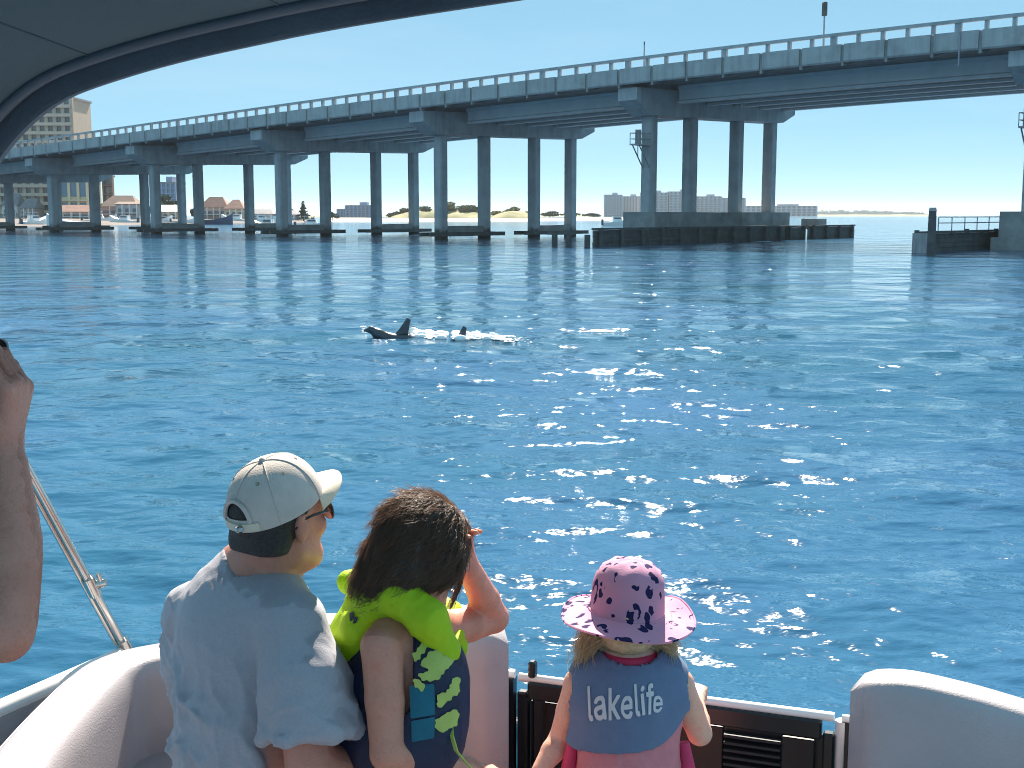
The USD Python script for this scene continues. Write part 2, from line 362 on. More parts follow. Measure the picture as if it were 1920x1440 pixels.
# masts standing on the deck edge
def mast(s, h, w, label):
    b = BP(s, 1.2, zr(s) - 1.0)
    t = thing('deck_mast', label, 'mast', b)
    mb = MB(); mb.tube([b, b + [0, 0, h * .45], b + [0, 0, h]], [.09, .07, .05], 6); part(t, 'pole', mb, MT['steel'], off=b)
    mb = MB(); mb.box(b + [0, 0, h - w * 1.6], (w, w, w * 3.2), 0.3, 0.03); part(t, 'antenna', mb, MT['timber'], off=b)
    mb = MB(); mb.box(b + [0, 0, .15], (.4, .4, .3)); part(t, 'base', mb, MT['steel'], off=b)
mast(-17.9, 3.6, .32, 'taller thin mast with a dark head standing on the bridge deck at right')
mast(-1.2, 2.4, .10, 'short thin mast on the bridge deck above the wide pier')

# timber fenders guarding the channel piers
def fender(label, s, segs, ztop, board_mat, piles_every=3.0, side=-1, rails=False):
    o = BP(s, segs[0][0], 0)
    t = thing('timber_fender', label, 'fender wall', o)
    for (a, b) in segs:
        for k in range(5):
            z0 = -0.35 + k * (ztop + .35) / 5; z1 = z0 + (ztop + .35) / 5 - 0.02
            j = 0.03 * math.sin(k * 2.7 + a)
            mb = MB(); mb.hexa([BP(s + j, a, z0), BP(s + .3 + j, a, z0), BP(s + .3 + j, b, z0), BP(s + j, b, z0)], [BP(s + j, a, z1), BP(s + .3 + j, a, z1), BP(s + .3 + j, b, z1), BP(s + j, b, z1)])
            part(t, 'plank', mb, board_mat, off=o)
        mb = MB(); mb.hexa([BP(s + .12, a + .05, -.6), BP(s + .2, a + .05, -.6), BP(s + .2, b - .05, -.6), BP(s + .12, b - .05, -.6)], [BP(s + .12, a + .05, ztop - .03), BP(s + .2, a + .05, ztop - .03), BP(s + .2, b - .05, ztop - .03), BP(s + .12, b - .05, ztop - .03)]); part(t, 'backing_board', mb, MT['timber'], off=o)
        mb = MB(); mb.hexa([BP(s - .12, a, ztop), BP(s + .42, a, ztop), BP(s + .42, b, ztop), BP(s - .12, b, ztop)], [BP(s - .12, a, ztop + .16), BP(s + .42, a, ztop + .16), BP(s + .42, b, ztop + .16), BP(s - .12, b, ztop + .16)])
        part(t, 'top_beam', mb, board_mat, off=o)
        for q in np.arange(a + .4, b, piles_every):
            p = BP(s + (-.24 if side < 0 else .54), q, 0)
            mb = MB(); mb.tube([p - [0, 0, 2], p + [0, 0, ztop + .05 + .2 * random.random()]], .17, 8); part(t, 'pile', mb, MT['timber'], off=o)
    return t, o
fender('long dark timber fender wall in front of the wide channel pier at centre right', -2.9, [(-7.8, 24.0), (24.2, 27.9), (29.3, 39.8)], 1.28, MT['timber'])
mb = MB(); mb.box(BP(-1.2, 33.5, 1.55), (2.4, 1.8, 1.1), 0.86, .05)
_f = stage.GetPrimAtPath('/World/timber_fender'); part(_f, 'end_block', mb, MT['concrete_old'], off=BP(-2.9, -7.8, 0))
tf, o = fender('dark timber fender wall with handrail at the right edge of the picture', PIERS[0] + 3.0, [(-8.2, 36)], 1.25, MT['timber'], side=1)
mb = MB(); s = PIERS[0] + 3.0
mb.hexa([BP(s - .75, -8.6, -.3), BP(s + .5, -8.6, -.3), BP(s + .5, -8.35, -.3), BP(s - .75, -8.35, -.3)], [BP(s - .75, -8.6, 1.3), BP(s + .5, -8.6, 1.3), BP(s + .5, -8.35, 1.3), BP(s - .75, -8.35, 1.3)])
part(tf, 'end_board', mb, MT['timber_light'], off=o)
for z in (1.95, 2.35):
    mb = MB(); mb.tube([BP(s, -5.5, z), BP(s, 36, z)], .035, 5); part(tf, 'handrail', mb, MT['steel'], off=o)
for q in np.arange(-5.5, 36, 2.4):
    mb = MB(); mb.tube([BP(s, q, 1.4), BP(s, q, 2.38)], .04, 5); part(tf, 'handrail_post', mb, MT['steel'], off=o)
p = atZ(1745, 479, 0.0)
t = thing('mooring_pile', 'single tall round timber pile standing before the right-hand fender wall', 'pile', p)
mb = MB(); mb.tube([p - [0, 0, 2], p + [0, 0, 1.6], p + [0, 0, 2.75]], [.27, .25, .24], 12); part(t, 'shaft', mb, MT['timber'], smooth=40, off=p)
mb = MB(); mb.tube([p + [0, 0, 2.753], p + [0, 0, 2.95]], [.26, .2], 12); part(t, 'cap', mb, MT['timber_light'], off=p)
# three stub piles tied by a beam, left of the fender
p = [atZ(x, 463, 0) for x in (1040, 1066, 1101)]
t = thing('pile_cluster', 'three short dark stub piles under a crossbeam at the left end of the long fender', 'piles', p[0])
for q in p:
    mb = MB(); mb.tube([q - [0, 0, 2], q + [0, 0, .95]], .24, 10); part(t, 'pile', mb, MT['timber'], off=p[0])
mb = MB(); d = (p[2] - p[0]); d /= np.linalg.norm(d); n_ = np.array([-d[1], d[0], 0]) * .18
a, b = p[0] - d * .6 + [0, 0, .95], p[1] + d * .5 + [0, 0, .95]
mb.hexa([a - n_, a + n_, b + n_, b - n_], [a - n_ + [0, 0, .3], a + n_ + [0, 0, .3], b + n_ + [0, 0, .3], b - n_ + [0, 0, .3]]); part(t, 'crossbeam', mb, MT['timber'], off=p[0])
# ---------------------------------------------------------------- far shores
MT['sand'] = mat('pale_sand', (0.62, 0.56, 0.46), 0.95, col2=(0.45, 0.40, 0.30), scale=0.05, stretch=(1, 1, 1))
MT['scrub_ground'] = mat('dry_scrub_ground', (0.33, 0.29, 0.15), 0.95, col2=(0.12, 0.14, 0.05), scale=0.12)
MT['leaf_dark'] = mat('dark_leaves', (0.05, 0.085, 0.035), 0.7, col2=(0.025, 0.045, 0.02), scale=0.4)
MT['leaf_olive'] = mat('olive_leaves', (0.15, 0.14, 0.05), 0.75, col2=(0.07, 0.08, 0.03), scale=0.3)
MT['leaf_ochre'] = mat('ochre_leaves', (0.30, 0.24, 0.08), 0.75, col2=(0.13, 0.12, 0.04), scale=0.3)
MT['bark'] = mat('grey_bark', (0.16, 0.13, 0.10), 0.9, var=.4, scale=2)
MT['stucco_beige'] = mat('beige_stucco', (0.55, 0.44, 0.34), 0.9, var=.15, scale=.3)
MT['stucco_cream'] = mat('cream_stucco', (0.68, 0.58, 0.38), 0.9, var=.12, scale=.3)
MT['stucco_pink'] = mat('pink_stucco', (0.55, 0.40, 0.35), 0.9, var=.15, scale=.3)
MT['stucco_white'] = mat('white_stucco', (0.74, 0.73, 0.70), 0.85, var=.1, scale=.3)
MT['stucco_grey'] = mat('grey_stucco', (0.42, 0.43, 0.46), 0.9, var=.15, scale=.2)
MT['stucco_blue'] = mat('blue_grey_stucco', (0.22, 0.30, 0.44), 0.8, var=.15, scale=.2)
MT['roof_brown'] = mat('brown_roof', (0.22, 0.15, 0.12), 0.9, var=.3, scale=.6)
MT['roof_red'] = mat('faded_red_roof', (0.36, 0.20, 0.15), 0.9, var=.3, scale=.6)
MT['roof_grey'] = mat('grey_roof', (0.25, 0.25, 0.27), 0.85, var=.3, scale=.6)
MT['glass_dark'] = mat('window_glass', (0.05, 0.07, 0.09), 0.15, spec=0.8)
MT['glass_blue'] = mat('blue_window_glass', (0.06, 0.16, 0.24), 0.15, spec=0.8)
MT['white_paint'] = mat('white_gelcoat', (0.78, 0.78, 0.77), 0.3, var=.05, scale=2)
MT['navy_paint'] = mat('navy_paint', (0.03, 0.05, 0.10), 0.3, var=.1, scale=2)

MT['quay'] = mat('quay_ground', (0.17, 0.14, 0.125), 0.95, col2=(0.09, 0.085, 0.08), scale=0.15)
def land(name, line, back, label, mt, z=0.9, seed=1):
    """a low shore: front waterline points (pixels on z=0), running back to world distance back"""
    F_ = np.array([atZ(x, y, 0)[:2] for x, y in line])
    n = 140
    d = np.concatenate([[0], np.cumsum(np.linalg.norm(np.diff(F_, axis=0), axis=1))])
    u = np.linspace(0, d[-1], n)
    fx = np.stack([np.interp(u, d, F_[:, 0]), np.interp(u, d, F_[:, 1])], 1)
    rows = []
    for k, (q, h) in enumerate([(0, -.4), (4, .12), (14, .55), (40, z), (110, z * 1.4), (back, z * 1.6), (back + 10, -.5)]):
        dirv = fx / np.linalg.norm(fx, axis=1, keepdims=True)
        p_ = fx + dirv * q
        hh = h * (0.75 + 0.5 * meshkit.fbm(np.c_[p_ / 25, np.zeros(n)], 3, seed)) if 0 < k < 6 else np.full(n, h)
        rows.append(np.c_[p_, hh])
    v = np.vstack(rows); f = []
    for r_ in range(len(rows) - 1):
        for i in range(n - 1):
            a = r_ * n + i; f.append([a, a + 1, a + n + 1, a + n])
    return solo(name, (v, np.array(f)), mt, label, kind='structure', smooth=True)
land('near_shore', [(-420, 429), (-60, 427), (180, 423), (330, 421), (460, 418.5), (560, 418), (590, 416)], 160, 'low built-up shore behind the left half of the bridge', MT['quay'])
land('sand_spit', [(600, 416), (720, 416.5), (850, 415.5), (960, 415), (1080, 414), (1185, 412.5)], 110, 'pale sand spit with low dunes behind the middle of the bridge', MT['sand'], .8, 2)
land('far_island', [(560, 407.4), (700, 407.2), (1000, 406.6), (1300, 406.0), (1545, 405.6)], 700, 'long low island far off beyond the spit', MT['scrub_ground'], 1.2, 3)
land('far_point', [(1500, 405.65), (1640, 405.6), (1742, 405.5)], 600, 'distant low wooded point at the horizon', MT['scrub_ground'], 2.0, 4)

def block_building(name, label, px0, px1, pyt, D, mt, depth=18, rot=0.0, floors=6, bays=6, group=None, parapet=True, glass='glass_dark', gap=.35, balcony=False, pyb=None, roofbox=True):
    """flat-roofed block: recessed windows per floor and bay, slab edges, roof plant; stands on the ground at distance D"""
    a, b = atY(px0, 404, D), atY(px1, 404, D)
    top = atY((px0 + px1) / 2, pyt, D)[2]
    W = b[0] - a[0]; base = np.array([(a[0] + b[0]) / 2, D + depth / 2, 0.3]); H = top - .3
    t = thing(name, label, 'building', base, rot, group)
    mb = MB(); mb.box((0, 0.2, H / 2), (W - .4, depth - .4, H)); part(t, 'wall', mb, mt)
    fh, bw = H / floors, W / bays
    mbp = MB()
    for i in range(bays + 1): mbp.box((-W / 2 + i * bw, -depth / 2 + .12, H / 2), (bw * gap, .9, H - .02))
    part(t, 'pier', mbp, mt)
    for k in range(floors):
        mb = MB(); mb.box((0, -depth / 2 - (.35 if balcony else 0.02), k * fh + .22), (W + .1, (1.9 if balcony else 1.0), .45 if not balcony else fh * .36)); part(t, 'floor_band', mb, mt)
        for i in range(bays):
            mb = MB(); mb.box((-W / 2 + (i + .5) * bw, -depth / 2 + .36, k * fh + fh * .56), (bw * (1 - gap) - .02, .12, fh * .70)); part(t, 'window', mb, MT[glass])
    if parapet:
        mb = MB(); mb.box((0, 0, H + .3), (W + .5, depth + .3, .7)); part(t, 'roof', mb, MT['roof_grey'])
    if roofbox:
        mb = MB(); mb.box((W * .12, 0, H + 1.9), (W * .28, depth * .5, 2.5)); part(t, 'roof_plant', mb, mt)
    return t
def house(name, label, px0, px1, pyt, D, mt, roof, depth=9, rot=0.0, eave=.55, hip=.3, wins=3, base_z=.6, group=None):
    """gabled / hipped house: walls, overhanging pitched roof, windows, door, porch posts"""
    a, b = atY(px0, 404, D), atY(px1, 404, D)
    H = atY((px0 + px1) / 2, pyt, D)[2] - base_z
    W = b[0] - a[0]; base = np.array([(a[0] + b[0]) / 2, D + depth / 2, base_z])
    t = thing(name, label, 'house', base, rot, group); e = H * eave
    mb = MB(); mb.box((0, 0, e / 2 - .4), (W * .9, depth * .9, e + .8)); part(t, 'wall', mb, mt)
    lo = [(-W / 2, -depth / 2, e), (W / 2, -depth / 2, e), (W / 2, depth / 2, e), (-W / 2, depth / 2, e)]
    lo2 = [(x, y, z + .12) for x, y, z in lo]
    mb = MB(); mb.hexa(lo, lo2)
    r0, r1 = (-W / 2 * (1 - hip), 0, H), (W / 2 * (1 - hip), 0, H)
    v = np.array([*lo2, r0, r1]) + [0, 0, .002]; mb.add(v, [[0, 1, 5], [0, 5, 4], [2, 3, 4], [2, 4, 5], [1, 2, 5], [3, 0, 4]])
    part(t, 'roof', mb, roof)
    for i in range(wins):
        x = (-.5 + (i + .5) / wins) * W * .85
        mb = MB(); mb.box((x, -depth * .45 - .03, e * .55), (W * .14, .1, e * .4)); part(t, 'window', mb, MT['glass_dark'])
        mb = MB(); mb.box((x + W * .13, -depth * .45 - 1.2, e * .5 - .2), (.25, .25, e + .4)); part(t, 'porch_post', mb, MT['stucco_white'])
    mb = MB(); mb.box((0, -depth * .45 - .7, e * .48), (W * .86, 1.3, .2)); part(t, 'balcony', mb, MT['stucco_white'])
    return t

# tower block seen over the bridge deck, behind the canopy's end
t = block_building('tower_block', 'tall beige tower block rising behind the bridge deck at far left', -30, 143, 184, 420, MT['stucco_beige'], depth=20, floors=14, bays=11, gap=.42, balcony=True, roofbox=False)
# cream waterfront building with a blue glazed front
t = block_building('waterfront_building', 'cream waterfront building with a blue glass front seen between the leftmost columns', 97, 166, 338, 400, MT['stucco_cream'], depth=14, floors=2, bays=4, glass='glass_blue', gap=.28, roofbox=False)
house('pink_house', 'low pink house in front of the cream waterfront building', 94, 172, 384, 385, MT['stucco_pink'], MT['roof_red'], wins=4)
block_building('small_tower', 'dark slim look-out tower between the second and third column groups from left', 196, 212, 332, 410, MT['roof_brown'], depth=3, floors=5, bays=1, gap=.2)
house('brown_roofed_house', 'wide house with a dark brown roof beside the slim look-out tower', 184, 258, 366, 400, MT['stucco_pink'], MT['roof_brown'], depth=12, hip=.5, wins=4)
house('flat_shed', 'long low boathouse with a dark flat roof near the left columns', 214, 262, 378, 392, MT['stucco_grey'], MT['roof_brown'], eave=.86, hip=.05, wins=3)
block_building('blue_building', 'blue office block rising above the marina houses at left', 289, 330, 344, 560, MT['stucco_blue'], depth=18, floors=7, bays=5, glass='glass_blue')
house('beige_house', 'beige house with a pale roof below the blue office block', 286, 334, 384, 400, MT['stucco_beige'], MT['stucco_white'], hip=.25)
house('marina_house', 'pink marina house with the tallest gable right of the third column group', 372, 428, 369, 410, MT['stucco_pink'], MT['roof_red'], hip=.55, wins=4)
house('marina_house', 'pointed red-roofed house beside the pink marina house', 418, 458, 374, 405, MT['stucco_beige'], MT['roof_red'], hip=.7, wins=3)
house('marina_house', 'long white-walled house with a grey roof at the right end of the marina', 452, 512, 392, 410, MT['stucco_white'], MT['roof_grey'], hip=.3, wins=4)
house('marina_house', 'small white house with a grey roof left of the pointed tree', 508, 556, 394, 415, MT['stucco_grey'], MT['roof_grey'], hip=.3, wins=3)
house('shore_house', 'pale house under the bridge at the far left edge', 36, 66, 372, 395, MT['stucco_pink'], MT['roof_grey'], hip=.3, wins=3)
house('shore_house', 'white house under the bridge between two left-edge columns', 2, 34, 362, 400, MT['stucco_white'], MT['roof_grey'], hip=.3, wins=3)
block_building('far_block', 'hazy blue stepped apartment block far behind the middle columns', 648, 700, 386, 1050, MT['stucco_blue'], depth=25, floors=5, bays=7)
block_building('far_block', 'hazy low blue wing left of the stepped apartment block', 632, 650, 393, 1060, MT['stucco_blue'], depth=20, floors=3, bays=3, roofbox=False)
G = 'resort blocks on the far island'
for x0, x1, yt, nm, dd in [(1134, 1166, 366, 'leftmost pale resort block on the far island', 1500), (1168, 1201, 369, 'second resort block from left on the far island', 1520),
                       (1203, 1252, 362, 'tall resort block behind the left channel columns', 1480), (1254, 1302, 360, 'tallest resort block between the channel columns', 1480),
                       (1304, 1352, 369, 'resort block between the second and third channel columns', 1510), (1354, 1396, 372, 'resort block right of the third channel column', 1530)]:
    block_building('resort_block', nm, x0, x1, yt, dd, MT['stucco_grey'], depth=22, floors=9, bays=6, gap=.5, group=G, balcony=True)
block_building('long_low_block', 'long low grey block right of the resort blocks', 1398, 1531, 387, 1700, MT['stucco_grey'], depth=25, floors=4, bays=14)

# trees
def leaf_cloud(c, r, n, size, seed, squash=(1, 1, .8), lobes=7):
    g = np.random.default_rng(seed); c = np.asarray(c, float)
    L = c + g.normal(0, .42, (lobes, 3)) * r * squash
    L[:, 2] = np.maximum(L[:, 2], c[2] - r * .55)
    k = g.integers(0, lobes, n)
    d = g.normal(0, 1, (n, 3)); d /= np.linalg.norm(d, axis=1, keepdims=True)
    P = L[k] + d * r * .5 * g.uniform(.35, 1.05, (n, 1)) ** .6 * np.asarray(squash)
    a = g.normal(0, 1, (n, 3)); a /= np.linalg.norm(a, axis=1, keepdims=True)
    b = np.cross(a, g.normal(0, 1, (n, 3))); b /= np.linalg.norm(b, axis=1, keepdims=True)
    s = size * g.uniform(.5, 1.3, (n, 1))
    v = np.stack([P + a * s, P + b * s * .6, P - a * s, P - b * s * .6], 1).reshape(-1, 3)
    q = np.arange(n)[:, None] * 4
    return v, np.vstack([q + [0, 1, 2], q + [0, 2, 3]])
def tree(name, label, px, D, pyt, width_px, leaf, seed, group=None, base_z=.5, squash=None, size=None, n=900):
    p = atY(px, 404, D); p[2] = base_z; H = atY(px, pyt, D)[2] - base_z; w = width_px * D / FPX
    t = thing(name, label, 'tree', p, 0, group)
    g = np.random.default_rng(seed)
    mb = MB(); mb.tube([(0, 0, -.3), (g.normal(0, .05) * H, 0, H * .4), (g.normal(0, .06) * H, 0, H * .75)], [H * .03 + .06, H * .022 + .04, H * .01 + .02], 7)
    for k in range(4):
        a = g.uniform(0, 6.28); mb.tube([(0, 0, H * (.3 + .08 * k)), (math.cos(a) * w * .25, math.sin(a) * w * .25, H * (.55 + .08 * k))], [H * .014 + .02, H * .006 + .01], 5)
    part(t, 'trunk', mb, MT['bark'])
    part(t, 'crown', leaf_cloud((0, 0, H * .62), max(w * .5, H * .3), n, size or max(.25, H * .07), seed, squash or (w / max(w, H) * 1.0, w / max(w, H), .8 * H / max(w, H))), leaf)
def conifer(name, label, px, D, pyt, width_px, seed, base_z=.5):
    p = atY(px, 404, D); p[2] = base_z; H = atY(px, pyt, D)[2] - base_z; w = width_px * D / FPX; g = np.random.default_rng(seed)
    t = thing(name, label, 'tree', p)
    mb = MB(); mb.tube([(0, 0, -.3), (0, 0, H * .96)], [H * .03, .03], 7); part(t, 'trunk', mb, MT['bark'])
    v, f, n = [], [], 0
    for k in range(9):
        z = H * (.12 + .095 * k); r = w * .55 * (1 - k / 9.6)
        vv, ff = leaf_cloud((0, 0, z), max(r, .3), 160, .3 + .02 * r, seed + k, (1, 1, .35), 9); v.append(vv); f.append(ff + n); n += len(vv)
    part(t, 'crown', (np.vstack(v), np.vstack(f)), MT['leaf_dark'])
conifer('pointed_tree', 'dark pointed tree standing alone on the shore between two mid-left columns', 569, 420, 374, 22, 3)
tree('palm_like_tree', 'round dark tree at the water left of the blue far block', 624, 430, 396, 22, MT['leaf_dark'], 5)
tree('shore_tree', 'dark green tree in front of the blue office block', 306, 420, 366, 44, MT['leaf_dark'], 8)
tree('shore_tree', 'dark tree behind the beige house', 336, 425, 374, 26, MT['leaf_dark'], 9)
tree('shore_tree', 'low tree left of the pink marina house', 366, 430, 381, 24, MT['leaf_dark'], 10)
tree('shore_tree', 'low tree behind the small white house', 540, 430, 390, 30, MT['leaf_dark'], 11)
tree('shore_tree', 'dark tree behind the long low boathouse', 240, 430, 362, 34, MT['leaf_dark'], 12)
# dunes with scrub on the spit
def dune(name, label, px0, px1, pyt, D, mt, seed):
    a, b = atY(px0, 404, D), atY(px1, 404, D); H = atY((px0 + px1) / 2, pyt, D)[2]; W = b[0] - a[0]
    n, m = 60, 24; X, Y = np.meshgrid(np.linspace(-1.15, 1.15, n), np.linspace(-1, 1, m), indexing='ij')
    hgt = np.clip(1 - X ** 2, 0, 1) ** .6 * np.clip(1 - Y ** 2, 0, 1) ** .7
    P = np.stack([X * W / 2, Y * 26, np.zeros_like(X)], -1)
    z = hgt * H * (.6 + .7 * meshkit.fbm(P / 14, 4, seed)) - .25 + .4
    v = np.stack([X * W / 2 + (a[0] + b[0]) / 2, Y * 26 + D + 24, z], -1).reshape(-1, 3)
    i, j = np.meshgrid(np.arange(n - 1), np.arange(m - 1), indexing='ij'); q = np.stack([i * m + j, (i + 1) * m + j, (i + 1) * m + j + 1, i * m + j + 1], -1).reshape(-1, 4)
    solo(name, (v, q), mt, label, kind='structure', smooth=True)
dune('dune', 'scrubby dune hill', 720, 940, 391, 545, MT['scrub_ground'], 3)
dune('dune', 'low ochre dune', 915, 1010, 395, 540, MT['scrub_ground'], 5)
k = 0
for px, yt, w, lf, lb in [(742, 398, 34, 'leaf_olive', 'olive bush at the left foot of the dune'), (768, 391, 36, 'leaf_olive', 'olive bush left of the middle columns'), (796, 386, 40, 'leaf_olive', 'taller olive bush just left of a middle column'),
                          (846, 381, 44, 'leaf_olive', 'highest olive bush crowning the dune between columns'), (876, 383, 40, 'leaf_olive', 'broad olive bush on the dune top'), (902, 387, 34, 'leaf_olive', 'olive bush on the right shoulder of the dune'),
                          (934, 394, 30, 'leaf_ochre', 'ochre bush left of the low dune'), (962, 391, 40, 'leaf_ochre', 'largest ochre bush on the low dune'), (990, 395, 34, 'leaf_ochre', 'small ochre bush right on the low dune')]:
    tree('dune_bush', lb, px, 560, yt, w, MT[lf], 40 + k, base_z=.8, n=700, size=.7); k += 1
for px, w, lb in [(1030, 46, 'dark bush strip behind the sand right of the low dune'), (1075, 40, 'dark bush left of the resort blocks'), (1112, 44, 'dark bush at the foot of the leftmost resort block')]:
    tree('spit_bush', lb, px, 600, 398, w, MT['leaf_dark'], 60 + k, base_z=.6, n=500, size=.6, squash=(1, .6, .16)); k += 1
# distant wooded point: one mass of trees
v, f, n = [], [], 0
g = np.random.default_rng(5)
for i in range(150):
    px = g.uniform(1528, 1738); D = g.uniform(3750, 4150)
    p = atY(px, 404, D); h = (g.uniform(8, 14) + 5 * max(0, math.sin((px - 1500) / 60))) * (1 if px < 1728 else .6)
    vv, ff = leaf_cloud((p[0], D, h * .45), h * .8, 90, 2.4, i, (1.6, 1, .6)); v.append(vv); f.append(ff + n); n += len(vv)
solo('far_wood', (np.vstack(v), np.vstack(f)), MT['leaf_dark'], 'distant wood along the low point at the horizon', 'wood', kind='stuff')
# people-sized clutter on the beach is too far to read; moored boats at the marina
def small_boat(name, label, px, py, length, hull, heading, cabin=True, mast=False, group=None):
    p = atZ(px, py, 0); t = thing(name, label, 'boat', p, heading, group)
    L, B = length, length * .34
    st = [(-.5, .38, .0), (-.3, .48, .0), (0, .5, .02), (.28, .36, .08), (.5, .03, .18)]
    rings = []
    for x, w, r in st:
        x *= L; w *= B
        rings.append(np.array([(x, -w, L * (.13 + r)), (x, -w * .8, -.05), (x, 0, -.25), (x, w * .8, -.05), (x, w, L * (.13 + r)), (x, 0, L * (.12 + r))]))
    mb = MB(); mb.sweep(rings); part(t, 'hull', mb, hull)
    if cabin:
        mb = MB(); mb.hexa([(-L * .2, -B * .28, L * .12), (L * .15, -B * .28, L * .12), (L * .15, B * .28, L * .12), (-L * .2, B * .28, L * .12)], [(-L * .2, -B * .25, L * .3), (L * .06, -B * .25, L * .3), (L * .06, B * .25, L * .3), (-L * .2, B * .25, L * .3)]); part(t, 'cabin', mb, MT['white_paint'])
        mb = MB(); mb.box((-L * .05, 0, L * .25), (L * .23, B * .53, L * .05)); part(t, 'window_band', mb, MT['glass_dark'])
        mb = MB(); mb.box((-L * .12, 0, L * .38), (L * .36, B * .6, .06)); part(t, 'top', mb, MT['white_paint'])
        for sx in (-.26, .02):
            for sy in (-.27, .27):
                mb = MB(); mb.tube([(L * sx, B * sy, L * .14), (L * sx, B * sy, L * .375)], .03, 5); part(t, 'top_post', mb, MT['steel'])
    mb = MB(); mb.box((-L * .53, 0, L * .12), (L * .07, B * .2, L * .2), 0, .02); part(t, 'outboard_motor', mb, MT['navy_paint'])
GB = 'boats moored off the left shore'
for px, py, L, hull, hd, cab, lb in [(188, 420, 9, 'white_paint', .2, True, 'white cabin boat moored under the slim look-out tower'), (232, 421, 8, 'white_paint', 2.9, True, 'white boat beside the long low boathouse'),
                                (296, 420, 8, 'white_paint', .1, True, 'white boat below the beige house'), (130, 428, 9, 'white_paint', 3.0, False, 'open white boat low on the water under the pink house'),
                                (346, 420, 7, 'white_paint', .4, True, 'white boat right of the beige house'), (404, 421, 9, 'navy_paint', .1, False, 'dark open boat on the bright water right of the third column group'),
                                (442, 418, 9, 'white_paint', 3.1, True, 'white cabin boat before the pointed red-roofed house'), (494, 419, 8, 'white_paint', .2, True, 'white boat before the long white-walled house'),
                                (500, 431, 6, 'white_paint', 2.8, True, 'small white boat near a mid-left column base'), (588, 430, 6, 'white_paint', .1, True, 'small white boat right of the pointed tree'),
                                (866, 437, 3.2, 'white_paint', .2, False, 'tiny white boat beside the central column pair'), (1160, 424, 7, 'white_paint', .1, True, 'white boat behind the left end of the long fender'),
                                (66, 424, 8, 'white_paint', 1.2, True, 'white boat seen between the columns at the far left')]:
    small_boat('moored_boat', lb, px, py, L, MT[hull], hd, cab)

# the air: thin haze over the water
hz = MB(); hz.box((0, 0, 33.0), (64000, 64000, 72.0)); HAZE = usdkit.material(stage, '/World/Looks/thin_haze', {'v': ('principled_volume', {'color': (0.80, 0.92, 1.0), 'density': 0.00008, 'anisotropy': 0.2})}, [], volume='v.volume')
solo('haze', hz, HAZE, 'thin bright haze over the water fading the far shore', kind='stuff')
# ---------------------------------------------------------------- the pontoon boat we stand on
def vinyl(name, col, col2, rough=.42, bump=.0012):
    return mat(name, col, rough, col2=col2, scale=5, bump=bump, bscale=220, spec=.45)
MT['vinyl'] = vinyl('pale_vinyl', (0.38, 0.355, 0.375), (0.34, 0.32, 0.34))
MT['vinyl_trim'] = vinyl('white_vinyl_piping', (0.74, 0.73, 0.70), (0.68, 0.67, 0.64))
MT['chrome'] = mat('brushed_steel', (0.62, 0.60, 0.56), 0.22, metallic=1.0, var=.15, scale=8)
MT['rail_white'] = mat('white_rail_paint', (0.78, 0.77, 0.75), 0.3, var=.08, scale=6)
MT['panel_black'] = mat('black_fence_panel', (0.012, 0.013, 0.016), 0.25, var=.3, scale=4)
MT['panel_brown'] = mat('dark_brown_panel', (0.017, 0.014, 0.014), 0.5, var=.4, scale=5)
MT['slat_grey'] = mat('dark_slat', (0.018, 0.022, 0.026), 0.6, var=.3, scale=9)
MT['floor'] = mat('beige_boat_floor', (0.30, 0.25, 0.21), 0.6, col2=(0.22, 0.185, 0.155), scale=3, bump=.001, bscale=60)
MT['alu'] = mat('pontoon_aluminium', (0.6, 0.6, 0.62), 0.35, metallic=1.0, var=.2, scale=2)
CANVAS = usdkit.material(stage, '/World/Looks/canopy_canvas', {
    'g': ('geometry', {}), 'n': ('noise_texture', {'scale': 1.6, 'detail': 4.0}), 'r': ('rgb_ramp', {'ramp': [(.3, (0.175, 0.215, 0.225)), (.7, (0.235, 0.28, 0.285))]}),
    'wv': ('noise_texture', {'scale': 420.0, 'detail': 1.0}), 'wr': ('noise_texture', {'scale': 2.2, 'detail': 2.0, 'distortion': .6}), 'ad': ('math', {'math_type': 'multiply_add', 'value2': .03}),
    'b': ('bump', {'strength': .8, 'distance': .06}),
    'd': ('diffuse_bsdf', {'roughness': .6}), 't': ('translucent_bsdf', {'color': (0.08, 0.12, 0.14)}), 'm': ('mix_closure', {'fac': .35}),
}, [('g.position', 'n.vector'), ('n.fac', 'r.fac'), ('r.color', 'd.color'), ('g.position', 'wv.vector'), ('g.position', 'wr.vector'), ('wv.fac', 'ad.value1'), ('wr.fac', 'ad.value3'),
    ('ad.value', 'b.height'), ('b.normal', 'd.normal'), ('d.BSDF', 'm.closure1'), ('t.BSDF', 'm.closure2')], surface='m.closure')
MT['hem'] = mat('canopy_hem', (0.155, 0.17, 0.19), .8, var=.25, scale=3, bump=.002, bscale=90)

